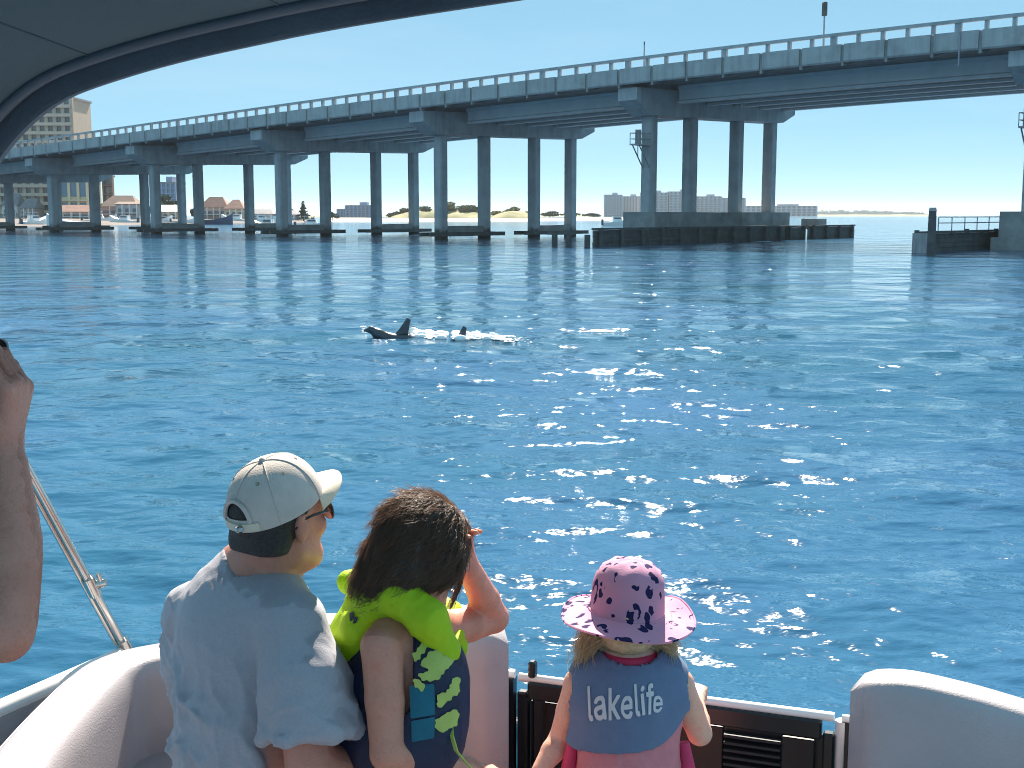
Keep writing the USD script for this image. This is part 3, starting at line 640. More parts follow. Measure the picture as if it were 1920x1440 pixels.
DECK, RAILZ = 0.55, 1.20
A0 = atZ(975, 1258, RAILZ); B0 = atZ(1565, 1335, RAILZ)
EL = (B0 - A0); EL[2] = 0; GATE = float(np.linalg.norm(EL)); EL /= GATE; EC = np.array([-EL[1], EL[0], 0])
def BT(l, c, z): return np.array([A0[0], A0[1], 0]) + EL * l + EC * c + np.array([0, 0, z])
def onplane(px, py, c):                     # (l, z) where the view ray meets the upright plane at offset c from the rail line
    k = ray(px, py); o = BT(0, c, 0) - EYE; n_ = EC
    t_ = (o @ n_) / (k @ n_); P = EYE + k * t_
    return float((P - BT(0, 0, 0)) @ EL), float(P[2])
boat = thing('pontoon_boat', 'pontoon boat in the foreground with pale vinyl seats, dark gate and grey canopy', 'boat', BT(0, -1.2, 0))
BOFF = BT(0, -1.2, 0)
def bp(name, mb, mt, parent=None, smooth=False): return part(parent or boat, name, mb, mt, smooth=smooth, off=BOFF)
# floor and floats
mb = MB(); fl = [BT(-1.35, .12, 0), BT(2.6, .12, 0), BT(2.6, -2.55, 0), BT(-1.35, -2.55, 0)]
mb.hexa([p + [0, 0, DECK - .12] for p in fl[::-1]], [p + [0, 0, DECK] for p in fl[::-1]]); bp('floor', mb, MT['floor'])
for c in (-.25, -2.2):
    pts = [BT(l, c, .16) for l in np.linspace(-1.5, 2.7, 12)]
    mb = MB(); mb.tube(pts, [.08, .2, .29] + [.3] * 7 + [.25, .1], 18); bp('pontoon', mb, MT['alu'], smooth=50)
# fence: top rail, posts, dark panels
def rounded(path, r=.12, n=5): return np.asarray(path)
for l0, l1, c in ((-1.02, -0.015, 0.0), (GATE + .02, 2.5, 0.0)):
    mb = MB(); mb.hexa([BT(l0, c - .015, DECK), BT(l0, c + .015, DECK), BT(l1, c + .015, DECK), BT(l1, c - .015, DECK)][::-1], [BT(l0, c - .015, RAILZ - .02), BT(l0, c + .015, RAILZ - .02), BT(l1, c + .015, RAILZ - .02), BT(l1, c - .015, RAILZ - .02)][::-1])
    bp('fence_panel', mb, MT['panel_black'])
    mb = MB(); mb.tube([BT(l0, c, RAILZ - .016), BT(l1, c, RAILZ - .012)], .0125, 10); bp('fence_rail', mb, MT['rail_white'], smooth=50)
    for l in np.arange(l0, l1 + .01, .9):
        mb = MB(); mb.tube([BT(l, c, DECK), BT(l, c, RAILZ - .02)], .018, 8); bp('fence_post', mb, MT['rail_white'], smooth=50)
# gate
gate = thing('tmp', None, None) if False else boat
mb = MB(); mb.tube([BT(.0, -.005, RAILZ - .016), BT(GATE, -.005, RAILZ - .012)], .0125, 10)
gt = bp('gate', mb, MT['rail_white'], smooth=50)
for l in (.012, .06, .44, GATE - .012):
    mb = MB(); mb.box(BT(l, -.006, (DECK + .06 + RAILZ - .04) / 2), (.03, .03, RAILZ - DECK - .13), math.atan2(EL[1], EL[0]), .005); bp('gate_stile', mb, MT['panel_black'], gt)
for z in (DECK + .05, RAILZ - .047):
    mb = MB(); mb.box(BT(GATE / 2, -.0085, z), (GATE - .06, .034, .052), math.atan2(EL[1], EL[0]), .005); bp('gate_bar', mb, MT['panel_black'], gt)
rz = math.atan2(EL[1], EL[0])
def gpanel(l0, l1, mt, name, c=.012):
    mb = MB(); mb.box(BT((l0 + l1) / 2, c, (DECK + .07 + RAILZ - .085) / 2), (l1 - l0, .012, RAILZ - DECK - .16), rz, .002); bp(name, mb, mt, gt)
gpanel(-.02, GATE + .03, MT['panel_black'], 'gate_backing', c=.05)
gpanel(.03, .43, MT['panel_black'], 'gate_panel')
gpanel(.455, .585, MT['panel_brown'], 'gate_panel')
gpanel(.745, .83, MT['panel_brown'], 'gate_panel', c=.006)
gpanel(.586, .744, MT['panel_black'], 'gate_panel', c=.03)
for k in range(26):
    z = DECK + .09 + k * .0205
    if z > RAILZ - .1: break
    mb = MB(); mb.box(BT(.665, .010, z), (.155, .022, .0085), rz, .002); bp('gate_slat', mb, MT['slat_grey'], gt)
mb = MB(); mb.box(BT(.04, -.005, RAILZ + .012), (.022, .03, .05), rz, .006); bp('gate_latch', mb, MT['panel_black'], gt)

# backrests: a padded cross-section swept along a path in plan
def backrest(name, path, ztop, zbot, th, inward, mt=MT['vinyl'], end_round=True, lean=.0, parent=None):
    P = np.asarray(path, float)
    d = np.concatenate([[0], np.cumsum(np.linalg.norm(np.diff(P, axis=0), axis=1))])
    n = max(16, int(d[-1] / .03)); u = np.linspace(0, d[-1], n)
    from scipy.interpolate import PchipInterpolator
    fx, fy = PchipInterpolator(d, P[:, 0]), PchipInterpolator(d, P[:, 1])
    zt = PchipInterpolator(d, np.broadcast_to(np.asarray(ztop, float), (len(P),)))(u)
    c = np.stack([fx(u), fy(u)], 1); T = np.gradient(c, axis=0); T /= np.linalg.norm(T, axis=1, keepdims=True)
    N = np.stack([-T[:, 1], T[:, 0]], 1) * inward
    rings = []
    for i in range(n):
        s_ = 1.0
        e = min(u[i], d[-1] - u[i]) if end_round else 1
        rr = .075
        if end_round and e < rr: s_ = math.sqrt(max(1e-3, 1 - (1 - e / rr) ** 2))
        H = zt[i] - zbot; w = th / 2
        prof = []
        m = 28
        for k in range(m):                      # superellipse, flat sides and a round top, leaning slightly back
            a = 2 * math.pi * k / m
            ca, sa = math.cos(a), math.sin(a)
            x = w * abs(ca) ** .40 * np.sign(ca) * (s_ if end_round else 1); y = H / 2 * abs(sa) ** .30 * np.sign(sa)
            y = y * (1 - .16 * (1 - s_))
            x += .012 * math.cos(y * 9) * (ca > 0) * s_
            prof.append((x - lean * (y / (H / 2)), y + (zt[i] + zbot) / 2))
        rings.append(np.array([[c[i, 0] + N[i, 0] * a, c[i, 1] + N[i, 1] * a, z] for a, z in prof]))
    mb = MB(); mb.sweep(rings); m = mb.get(); trimesh.repair.fix_normals(m)
    pr = bp(name, m, mt, parent, smooth=40)
    # piping along the upper edges
    for sgn, nm in ((-1, 'piping'),):
        k = 3 if sgn > 0 else 11
        mb = MB(); mb.tube([r_[k] for r_ in rings[2:-2]], .006, 6); bp(nm, mb, MT['vinyl_trim'], pr, smooth=50)
    return rings
def xy(l, c): return BT(l, c, 0)[:2]
zz = lambda px, py: onplane(px, py, -.1)
l_end, z_end = onplane(966, 1185, -.12)
l_a, z_a = onplane(860, 1168, -.12); l_b, z_b = onplane(600, 1158, -.12)
pc = [atZ(x, y, 1.27)[:2] for x, y in [(310, 1214), (235, 1230), (190, 1252), (150, 1288), (105, 1335), (60, 1387), (20, 1440)]]
path = [xy(l_end - .02, -.12), xy(l_a, -.12), xy(l_b, -.12), xy(l_b - .12, -.12), pc[0], pc[1], pc[2], pc[3], pc[4], pc[5], pc[6], pc[6] + (pc[6] - pc[5]) * 2.0]
backrest('seat_back', path, [z_end + .005, z_a, z_b, z_b - .02, 1.27, 1.27, 1.27, 1.27, 1.27, 1.27, 1.27, 1.27], .86, .17, 1)
l0, z0 = onplane(1573, 1300, -.10)
rp = [(1600, 1262), (1700, 1266), (1800, 1287), (1920, 1321), (1990, 1343)]
lz = [onplane(x, y, -.10) for x, y in rp]
backrest('seat_back', [xy(lz[0][0] - .005, -.10), *[xy(l, -.10) for l, z in lz], xy(lz[-1][0] + .5, -.10)], [lz[0][1] + .005, *[z for l, z in lz], lz[-1][1] - .02], .72, .17, -1)
# seat bases and cushions under the backrests
def slab(l0, l1, c0, c1, z0, z1, name, mt, ch=.02, parent=None):
    mb = MB(); mb.box(BT((l0 + l1) / 2, (c0 + c1) / 2, (z0 + z1) / 2), (l1 - l0, c1 - c0, z1 - z0), rz, ch); return bp(name, mb, mt, parent, smooth=30)
slab(-1.05, -.04, -.68, -.22, DECK, DECK + .33, 'seat_base', MT['vinyl']); slab(-1.07, -.03, -.72, -.21, DECK + .332, DECK + .45, 'seat_cushion', MT['vinyl'], .04)
slab(GATE + .05, 2.4, -.66, -.2, DECK, DECK + .33, 'seat_base', MT['vinyl']); slab(GATE + .04, 2.4, -.7, -.19, DECK + .332, DECK + .45, 'seat_cushion', MT['vinyl'], .04)
slab(-1.28, -.86, -1.9, -.74, DECK, DECK + .33, 'seat_base', MT['vinyl']); slab(-1.28, -.84, -1.92, -.73, DECK + .332, DECK + .45, 'seat_cushion', MT['vinyl'], .04)
# outer end wall beyond the corner seat
w0, w1 = atZ(140, 1264, 1.2), atZ(-10, 1330, 1.2)
dw = (w1 - w0) / np.linalg.norm(w1 - w0); w2 = w0 - dw * .18; w3 = w1 + dw * 1.6
nw = np.array([-dw[1], dw[0], 0]) * .02
mb = MB(); mb.hexa([w2 - nw + [0, 0, -.65], w2 + nw + [0, 0, -.65], w3 + nw + [0, 0, -.65], w3 - nw + [0, 0, -.65]], [w2 - nw + [0, 0, -.02], w2 + nw + [0, 0, -.02], w3 + nw + [0, 0, -.02], w3 - nw + [0, 0, -.02]]); m = mb.get(); trimesh.repair.fix_normals(m)
bp('end_wall', m, MT['vinyl'])
mb = MB(); mb.tube([w2 + [0, 0, -.005], w3 + [0, 0, -.005]], .024, 12); bp('end_rail', mb, MT['rail_white'], smooth=50)
# canopy
CC = float((np.array([0, 2.55, 0]) - BT(0, 0, 0)) @ EC)
sil = [(1420, -75), (1240, -45), (1060, -12), (980, 0), (880, 15), (780, 30), (700, 43), (640, 53), (550, 70), (467, 88), (400, 102), (333, 118), (260, 138), (200, 157), (140, 178), (100, 200), (60, 232), (25, 270), (2, 300), (-22, 345), (-40, 400)]
lz = np.array([onplane(x, y, CC) for x, y in sil])
dcum = np.concatenate([[0], np.cumsum(np.linalg.norm(np.diff(lz, axis=0), axis=1))])
uu = np.linspace(0, dcum[-1], 90)
el, ez = np.interp(uu, dcum, lz[:, 0]), np.interp(uu, dcum, lz[:, 1])
for _ in range(3):
    el[1:-1] = (el[:-2] + 2 * el[1:-1] + el[2:]) / 4; ez[1:-1] = (ez[:-2] + 2 * ez[1:-1] + ez[2:]) / 4
tn = np.stack([np.gradient(el), np.gradient(ez)], 1); tn /= np.linalg.norm(tn, axis=1, keepdims=True)
nz = np.stack([tn[:, 1], -tn[:, 0]], 1)         # outward normal in the (l, z) plane
if nz[0, 1] < 0: nz = -nz
dep = np.linspace(0, 3.0, 40)
HEMH = .052
def canopy_sheet(q0, thick=.004):
    g_ = []
    for q in dep:
        arch = .10 * math.sin(math.pi * min(q, 3) / 3) + .012 * abs(math.sin(math.pi * q / 1.0))
        row = [BT(el[i] + nz[i, 0] * (HEMH + q0 + arch), CC - q, ez[i] + nz[i, 1] * (HEMH + q0 + arch)) for i in range(len(el))]
        g_.append(row)
    return np.array(g_)
g0, g1 = canopy_sheet(0), canopy_sheet(.006)
m_, n_ = g0.shape[:2]
v = np.vstack([g0.reshape(-1, 3), g1.reshape(-1, 3)]); q = []
for i in range(m_ - 1):
    for j in range(n_ - 1):
        a = i * n_ + j; q.append([a, a + 1, a + n_ + 1, a + n_]); b = a + m_ * n_; q.append([b, b + n_, b + n_ + 1, b + 1])
canopy = bp('canopy', trimesh.Trimesh(v, np.vstack([np.array(q)[:, [0, 1, 2]], np.array(q)[:, [0, 2, 3]]]), process=False), CANVAS, smooth=40)
# hem: a band hanging from the sheet's edge, with a rolled lower edge
rings = []
for i in range(len(el)):
    o = lambda h, c: BT(el[i] + nz[i, 0] * h, CC + c, ez[i] + nz[i, 1] * h)
    rings.append(np.array([o(HEMH + .008, -.01), o(HEMH + .008, .008), o(.012, .010), o(.0, .004), o(.0, -.010), o(.012, -.014)]))
mb = MB(); mb.sweep(rings); m = mb.get(); trimesh.repair.fix_normals(m); bp('hem', m, MT['hem'], canopy, smooth=40)
mb = MB(); mb.tube([BT(el[i] + nz[i, 0] * .05, CC - .045, ez[i] + nz[i, 1] * .05) for i in range(0, len(el), 2)], .013, 8); bp('bow_tube', mb, MT['hem'], canopy, smooth=50)
for q_ in (1.0, 2.0, 2.95):
    k = int(np.argmin(abs(dep - q_)))
    mb = MB(); mb.tube([g0[k, j] - np.array([0, 0, .018]) for j in range(0, n_, 2)], .013, 8); bp('bow_tube', mb, MT['hem'], canopy, smooth=50)
for j in (22, 44, 66):
    mb = MB(); mb.tube([g0[k, j] - np.array([0, 0, .001]) for k in range(0, m_)], .0025, 5); bp('seam', mb, CANVAS, canopy)
# canopy strut with its hinge clamp
s0 = atZ(240, 1224, 1.19); s1 = at(66, 905, 3.42); dv = (s1 - s0) / np.linalg.norm(s1 - s0)
top = s1 + dv * .85
mb = MB(); mb.tube([s0, top], .0125, 12); st = bp('canopy_strut', mb, MT['chrome'], smooth=50)
side = np.cross(dv, FWD); side /= np.linalg.norm(side)
mb = MB(); mb.tube([s0 + side * .019, top + side * .019], .0075, 8); bp('inner_tube', mb, MT['chrome'], st, smooth=50)
k = s0 + dv * (np.linalg.norm(s1 - s0) * .41)
if side[0] < 0: side = -side
mb = MB(); mb.tube([k - dv * .03, k + dv * .03], .02, 12); bp('clamp', mb, MT['chrome'], st, smooth=50)
mb = MB(); mb.tube([k + side * .012, k + side * .045], [.013, .011], 10); mb.tube([k + side * .03 - dv * .012, k + side * .034 + dv * .035], .007, 8); bp('clamp_knob', mb, MT['chrome'], st, smooth=50)
mb = MB(); mb.tube([s0 - dv * .02, s0 + dv * .05], .021, 12); mb.box(s0 - [0, 0, .01], (.07, .05, .02), rz, .004); bp('strut_foot', mb, MT['chrome'], st, smooth=50)
# ---------------------------------------------------------------- figures: blended round cones and ellipsoids, turned into one skin
class Flesh:
    def __init__(s): s.ops = []
    def cone(s, a, b, ra, rb, k=.02): s.ops.append(('c', np.asarray(a, float), np.asarray(b, float), float(ra), float(rb), k)); return s
    def chain(s, pts, rs, k=.02):
        for i in range(len(pts) - 1): s.cone(pts[i], pts[i + 1], rs[i], rs[i + 1], k)
        return s
    def ell(s, c, axes, radii, k=.02): s.ops.append(('e', np.asarray(c, float), np.asarray(axes, float), np.asarray(radii, float), 0, k)); return s
    def cut(s, fn, lo, hi): s.ops.append(('x', np.asarray(lo, float), np.asarray(hi, float), fn, 0, 0)); return s
    def mesh(s, h, smooth=2, disp=None):
        lo, hi = np.full(3, 1e9), np.full(3, -1e9)
        for o in s.ops:
            if o[0] == 'c': r = max(o[3], o[4]); lo = np.minimum(lo, np.minimum(o[1], o[2]) - r); hi = np.maximum(hi, np.maximum(o[1], o[2]) + r)
            elif o[0] == 'e': r = max(o[3]); lo = np.minimum(lo, o[1] - r); hi = np.maximum(hi, o[1] + r)
        lo -= 3 * h + .03; hi += 3 * h + .03
        nn = np.ceil((hi - lo) / h).astype(int) + 1
        D = np.full(nn, .5, np.float32); km = max(o[5] for o in s.ops)
        for o in s.ops:
            if o[0] == 'c':
                r = max(o[3], o[4]) + km + 2.5 * h; b0, b1 = np.minimum(o[1], o[2]) - r, np.maximum(o[1], o[2]) + r
            elif o[0] == 'e': r = max(o[3]) + km + 2.5 * h; b0, b1 = o[1] - r, o[1] + r
            else: b0, b1 = o[1], o[2]
            i0 = np.clip(((b0 - lo) / h).astype(int), 0, nn); i1 = np.clip(((b1 - lo) / h).astype(int) + 2, 0, nn)
            if (i1 <= i0).any(): continue
            sl = tuple(slice(a, b) for a, b in zip(i0, i1))
            x, y, z = [(lo[k] + h * np.arange(i0[k], i1[k])).astype(np.float32) for k in range(3)]
            x, y, z = x[:, None, None], y[None, :, None], z[None, None, :]
            if o[0] == 'c':
                a, b, ra, rb = o[1], o[2], o[3], o[4]; ba = b - a; L = max(float(ba @ ba), 1e-9)
                px, py, pz = x - a[0], y - a[1], z - a[2]
                t_ = np.clip((px * ba[0] + py * ba[1] + pz * ba[2]) / L, 0, 1)
                d = np.sqrt((px - t_ * ba[0]) ** 2 + (py - t_ * ba[1]) ** 2 + (pz - t_ * ba[2]) ** 2) - (ra + (rb - ra) * t_)
            elif o[0] == 'e':
                c, A, R = o[1], o[2], o[3]; px, py, pz = x - c[0], y - c[1], z - c[2]
                q = [(px * A[k][0] + py * A[k][1] + pz * A[k][2]) for k in range(3)]
                k0 = np.sqrt(sum((q[k] / R[k]) ** 2 for k in range(3))); k1 = np.sqrt(sum((q[k] / R[k] ** 2) ** 2 for k in range(3)))
                d = k0 * (k0 - 1) / np.maximum(k1, 1e-6)
            else:
                D[sl] = np.maximum(D[sl], o[3](x, y, z)); continue
            k = max(o[5], 1e-4); cur = D[sl]; hh = np.maximum(k - np.abs(cur - d), 0) / k
            D[sl] = np.minimum(cur, d) - hh * hh * k * .25
        v, f = surface_nets(D, lo, h)
        m = trimesh.Trimesh(v, f, process=False)
        if smooth:                                  # Taubin smoothing, each step kept within half a cell
            from scipy.sparse import coo_matrix
            e = m.edges_unique; i, j = np.r_[e[:, 0], e[:, 1]], np.r_[e[:, 1], e[:, 0]]
            A = coo_matrix((np.ones(len(i)), (i, j)), shape=(len(v), len(v))).tocsr(); dg = np.maximum(np.asarray(A.sum(1)), 1); V_ = np.array(v); ref = V_.copy()
            for _ in range(smooth * 2):
                for w in (.5, -.52): V_ = V_ + w * (A @ V_ / dg - V_)
            q = V_ - ref; n_ = np.linalg.norm(q, axis=1, keepdims=True); m.vertices = ref + q * np.minimum(1, .9 * h / np.maximum(n_, 1e-12))
        if disp is not None:
            m.vertices = m.vertices + m.vertex_normals * disp(np.array(m.vertices), np.array(m.vertex_normals))[:, None]
        return m
def surface_nets(D, lo, h):
    S = D < 0; nx, ny, nz = D.shape
    cnt = np.zeros((nx - 1, ny - 1, nz - 1), np.int8)
    offs = [(a, b, c) for a in (0, 1) for b in (0, 1) for c in (0, 1)]
    for a, b, c in offs: cnt += S[a:nx - 1 + a, b:ny - 1 + b, c:nz - 1 + c]
    act = np.argwhere((cnt > 0) & (cnt < 8))
    idx = -np.ones(cnt.shape, np.int32); idx[tuple(act.T)] = np.arange(len(act))
    val = np.stack([D[act[:, 0] + a, act[:, 1] + b, act[:, 2] + c] for a, b, c in offs], 1)
    P = np.zeros((len(act), 3)); N = np.zeros(len(act)); O = np.array(offs, float)
    for i in range(8):
        for j in range(i + 1, 8):
            if abs(O[i] - O[j]).sum() != 1: continue
            vi, vj = val[:, i], val[:, j]; x = (vi < 0) != (vj < 0)
            t_ = np.where(x, vi / np.where(x, vi - vj, 1), 0)
            P += np.where(x[:, None], O[i] + (O[j] - O[i]) * t_[:, None], 0); N += x
    V = lo + h * (act + P / N[:, None])
    F = []
    for ax in range(3):
        sl0 = [slice(None)] * 3; sl1 = [slice(None)] * 3; sl0[ax] = slice(0, -1); sl1[ax] = slice(1, None)
        e = np.argwhere(S[tuple(sl0)] != S[tuple(sl1)])
        u, w = (ax + 1) % 3, (ax + 2) % 3
        e = e[(e[:, u] > 0) & (e[:, w] > 0) & (e[:, u] < D.shape[u] - 1) & (e[:, w] < D.shape[w] - 1)]
        q = []
        for du, dw_ in ((-1, -1), (0, -1), (0, 0), (-1, 0)):
            c = e.copy(); c[:, u] += du; c[:, w] += dw_; q.append(idx[tuple(c.T)])
        q = np.stack(q, 1); inside = S[tuple(e.T)]
        q = np.where(inside[:, None], q, q[:, ::-1]); F.append(q)
    q = np.vstack(F)
    return V, np.vstack([q[:, [0, 1, 2]], q[:, [0, 2, 3]]])
def limb(B, pts, rs, k=.004, n=11):
    """a limb as many short cones through the joints, so that its outline swells and tapers without a step"""
    from scipy.interpolate import PchipInterpolator
    P = np.asarray(pts, float); d = np.concatenate([[0], np.cumsum(np.linalg.norm(np.diff(P, axis=0), axis=1))]); u = np.linspace(0, d[-1], n)
    Q = np.stack([PchipInterpolator(d, P[:, i])(u) for i in range(3)], 1); R_ = PchipInterpolator(d, rs)(u)
    return B.chain(list(Q), list(R_), k)
def unit(a): a = np.asarray(a, float); return a / np.linalg.norm(a)
def frame(az, pitch=0.0, roll=0.0):
    """rows: right, forward, up of something facing az (0 = away from the camera, + to the right), nose down by pitch, leaning right by roll"""
    F_ = np.array([math.sin(az) * math.cos(pitch), math.cos(az) * math.cos(pitch), -math.sin(pitch)]); R_ = np.array([math.cos(az), -math.sin(az), 0]); U_ = np.cross(R_, F_)
    c, s_ = math.cos(roll), math.sin(roll)
    return np.array([R_ * c - U_ * s_, F_, U_ * c + R_ * s_])
def head(B, c, fr, s=1.0, jaw=1.0):
    """skull, face, jaw, nose, brow, lips and ears, c = middle of the head at eye height"""
    L = lambda r, f, u: c + fr[0] * r * s + fr[1] * f * s + fr[2] * u * s
    B.ell(L(0, -.012, .035), fr, np.array([.076, .098, .085]) * s, .02)
    B.ell(L(0, .028, -.035), fr, np.array([.062, .068, .082]) * s, .03)
    B.cone(L(-.022, .062, -.098), L(.022, .062, -.098), .024 * s * jaw, .024 * s * jaw, .03)
    B.cone(L(-.05, .0, -.075), L(-.02, .06, -.1), .02 * s * jaw, .022 * s * jaw, .03); B.cone(L(.05, .0, -.075), L(.02, .06, -.1), .02 * s * jaw, .022 * s * jaw, .03)
    B.cone(L(0, .088, .005), L(0, .110, -.034), .009 * s, .013 * s, .012)
    B.cone(L(-.012, .096, -.037), L(.012, .096, -.037), .009 * s, .009 * s, .01)
    B.cone(L(-.045, .078, .02), L(.045, .078, .02), .012 * s, .012 * s, .02)
    B.cone(L(-.02, .086, -.066), L(.02, .086, -.066), .0065 * s, .0065 * s, .008); B.cone(L(-.017, .084, -.079), L(.017, .084, -.079), .007 * s, .007 * s, .008)
    for k in (-1, 1):
        B.ell(L(k * .036, .074, -.030), fr, np.array([.024, .018, .022]) * s, .02)
        ax = np.array([fr[0] * .5 - fr[1] * .85 * k, fr[1] * .5 + fr[0] * .85 * k, fr[2]]) if False else fr
        B.ell(L(k * .079, -.008, -.012), ax, np.array([.009, .019, .031]) * s, .006)
        B.cone(L(k * .086, -.02, .012), L(k * .088, -.006, .016), .005 * s, .005 * s, .004); B.cone(L(k * .086, -.022, .012), L(k * .082, -.012, -.036), .005 * s, .006 * s, .004)
    return L
def hand(B, wrist, d, nrm, side, s=1.0, curl=(.5, .6, .6, .7), thumb=.6, spread=.06):
    """palm and five fingers: d = towards the fingers, nrm = out of the back of the hand, side = towards the thumb"""
    d, nrm = unit(d), unit(nrm); side = unit(side - d * (side @ d) - nrm * (np.asarray(side) @ nrm))
    kn = []
    for i, (o, L_) in enumerate(((.030, .088), (.010, .092), (-.010, .088), (-.029, .080))):
        k = wrist + d * L_ * s + side * o * s; kn.append(k)
        B.cone(wrist + side * o * .55 * s + d * .012 * s, k, .0135 * s, .0105 * s, .012 * s)
    for i, (k, segs) in enumerate(zip(kn, ((.042, .025, .020), (.047, .029, .021), (.043, .027, .021), (.034, .020, .018)))):
        a = 0.0; p_ = k; r_ = .0092 * s if i < 3 else .008 * s
        dd = unit(d + side * spread * (1.5 - i))
        for j, L_ in enumerate(segs):
            a += curl[i] * (1.0 if j else .8)
            q_ = p_ + (dd * math.cos(a) - nrm * math.sin(a)) * L_ * s
            B.cone(p_, q_, r_, r_ * .92, .004 * s); p_ = q_; r_ *= .92
    b0 = wrist + d * .022 * s + side * .02 * s - nrm * .006 * s
    t1 = b0 + (d * .7 + side * .75 - nrm * .25) * .042 * s; t2 = t1 + unit(d * 1.0 + side * (.45 - thumb) - nrm * .35) * .033 * s; t3 = t2 + unit(d * 1.0 + side * (.1 - thumb) - nrm * .5) * .026 * s
    B.chain([b0, t1, t2, t3], [.0145 * s, .0118 * s, .0098 * s, .0085 * s], .008 * s)
    return kn
def foot(B, ankle, fwd, s=1.0):
    h_ = ankle + np.array([0, 0, -.045 * s]) - fwd * .03 * s; t_ = ankle + np.array([0, 0, -.06 * s]) + fwd * .14 * s
    B.cone(ankle, h_, .036 * s, .036 * s, .02); B.cone(h_, t_, .034 * s, .026 * s, .03); B.cone(ankle, ankle + fwd * .08 * s + np.array([0, 0, -.04 * s]), .034 * s, .028 * s, .03)
    for i in range(5):
        o = np.cross(fwd, [0, 0, 1]) * (.03 - .014 * i) * s
        B.cone(t_ + o * .8, t_ + o + fwd * (.038 - abs(i - 1) * .004) * s + np.array([0, 0, -.006 * s]), .011 * s, .009 * s, .004)
def folds(amp, dirs, scale=.06, seed=0, along=3.0):
    """cloth creases: ridged noise stretched along one direction"""
    dirs = unit(dirs); a = unit(np.cross(dirs, [.3, .9, .1])); b = np.cross(dirs, a)
    def fn(P, N):
        q = np.stack([P @ a / scale, P @ b / scale, P @ dirs / (scale * along)], -1)
        n1 = 1 - np.abs(2 * meshkit.noise(q, seed) - 1); n2 = 1 - np.abs(2 * meshkit.noise(q * 2.1 + 7, seed + 1) - 1)
        return amp * (n1 ** 3 * .75 + n2 ** 3 * .35 - .3)
    return fn
def strands(name, parent, roots, paths, mt, width, off):
    """hair as curves: paths (n, m, 3)"""
    c = UsdGeom.BasisCurves.Define(stage, free(str(parent.GetPath()), name))
    n, m = paths.shape[:2]
    c.CreateTypeAttr('linear'); c.CreatePointsAttr(Vt.Vec3fArray.FromNumpy((paths.reshape(-1, 3) - off).astype(np.float32)))
    c.CreateCurveVertexCountsAttr(Vt.IntArray.FromNumpy(np.full(n, m, np.int32)))
    w = np.broadcast_to(np.linspace(1, .35, m) * width, (n, m)).reshape(-1)
    c.CreateWidthsAttr(Vt.FloatArray.FromNumpy(w.astype(np.float32))); c.SetWidthsInterpolation('vertex')
    UsdShade.MaterialBindingAPI.Apply(c.GetPrim()).Bind(mt)
    return c
def skin_mat(name, c, c2):
    c, c2 = np.array(c), np.array(c2); red = c * [1.02, .80, .74]
    return usdkit.material(stage, f'/World/Looks/{name}', {'g': ('geometry', {}), 'n': ('noise_texture', {'scale': 16.0, 'detail': 5.0, 'roughness': .6}), 'r': ('rgb_ramp', {'ramp': [(.32, tuple(c2)), (.55, tuple(c)), (.75, tuple(red))]}),
        'n2': ('noise_texture', {'scale': 210.0, 'detail': 3.0}), 'r2': ('rgb_ramp', {'ramp': [(.30, (.90, .87, .85)), (.5, (1, 1, 1))]}), 'mx': ('mix', {'mix_type': 'multiply', 'fac': 1.0}),
        'v': ('voronoi_texture', {'scale': 420.0}), 'ad': ('math', {'math_type': 'multiply_add', 'value2': .4}), 'b': ('bump', {'distance': .0008}),
        'p': ('principled_bsdf', {'roughness': .48, 'specular_ior_level': .4, 'subsurface_weight': .14, 'subsurface_scale': .006, 'subsurface_radius': (1.0, .35, .2)})},
        [('g.position', 'n.vector'), ('n.fac', 'r.fac'), ('g.position', 'n2.vector'), ('n2.fac', 'r2.fac'), ('r.color', 'mx.color1'), ('r2.color', 'mx.color2'), ('mx.color', 'p.base_color'),
         ('g.position', 'v.vector'), ('v.distance', 'ad.value1'), ('n2.fac', 'ad.value3'), ('ad.value', 'b.height'), ('b.normal', 'p.normal')], surface='p.BSDF')
MT['skin'] = skin_mat('tanned_skin', (0.56, 0.245, 0.175), (0.48, 0.20, 0.14))
MT['skin_girl'] = skin_mat('light_tan_skin', (0.60, 0.262, 0.182), (0.53, 0.215, 0.145))
MT['skin_fair'] = skin_mat('fair_skin', (0.68, 0.40, 0.30), (0.62, 0.34, 0.25))
MT['shirt_grey'] = mat('heather_grey_jersey', (0.42, 0.425, 0.475), .9, col2=(0.365, 0.37, 0.42), scale=160, bump=.0012, bscale=500, spec=.2, extra={'sheen_weight': .15})
MT['cap_cloth'] = mat('pale_grey_cap_cloth', (0.64, 0.585, 0.53), .9, col2=(0.56, 0.51, 0.465), scale=18, bump=.0012, bscale=420, spec=.2)
MT['cap_brim'] = mat('cream_cap_brim', (0.72, 0.66, 0.52), .85, var=.08, scale=18, bump=.001, bscale=420)
MT['hair_dark'] = mat('cropped_dark_hair', (0.045, 0.038, 0.036), .65, col2=(0.018, 0.016, 0.016), scale=120, bump=.003, bscale=300)
MT['black_plastic'] = mat('black_plastic', (0.015, 0.015, 0.017), .25, var=.1, scale=5)
MT['lens'] = mat('dark_lens', (0.02, 0.022, 0.025), .05, spec=.9)
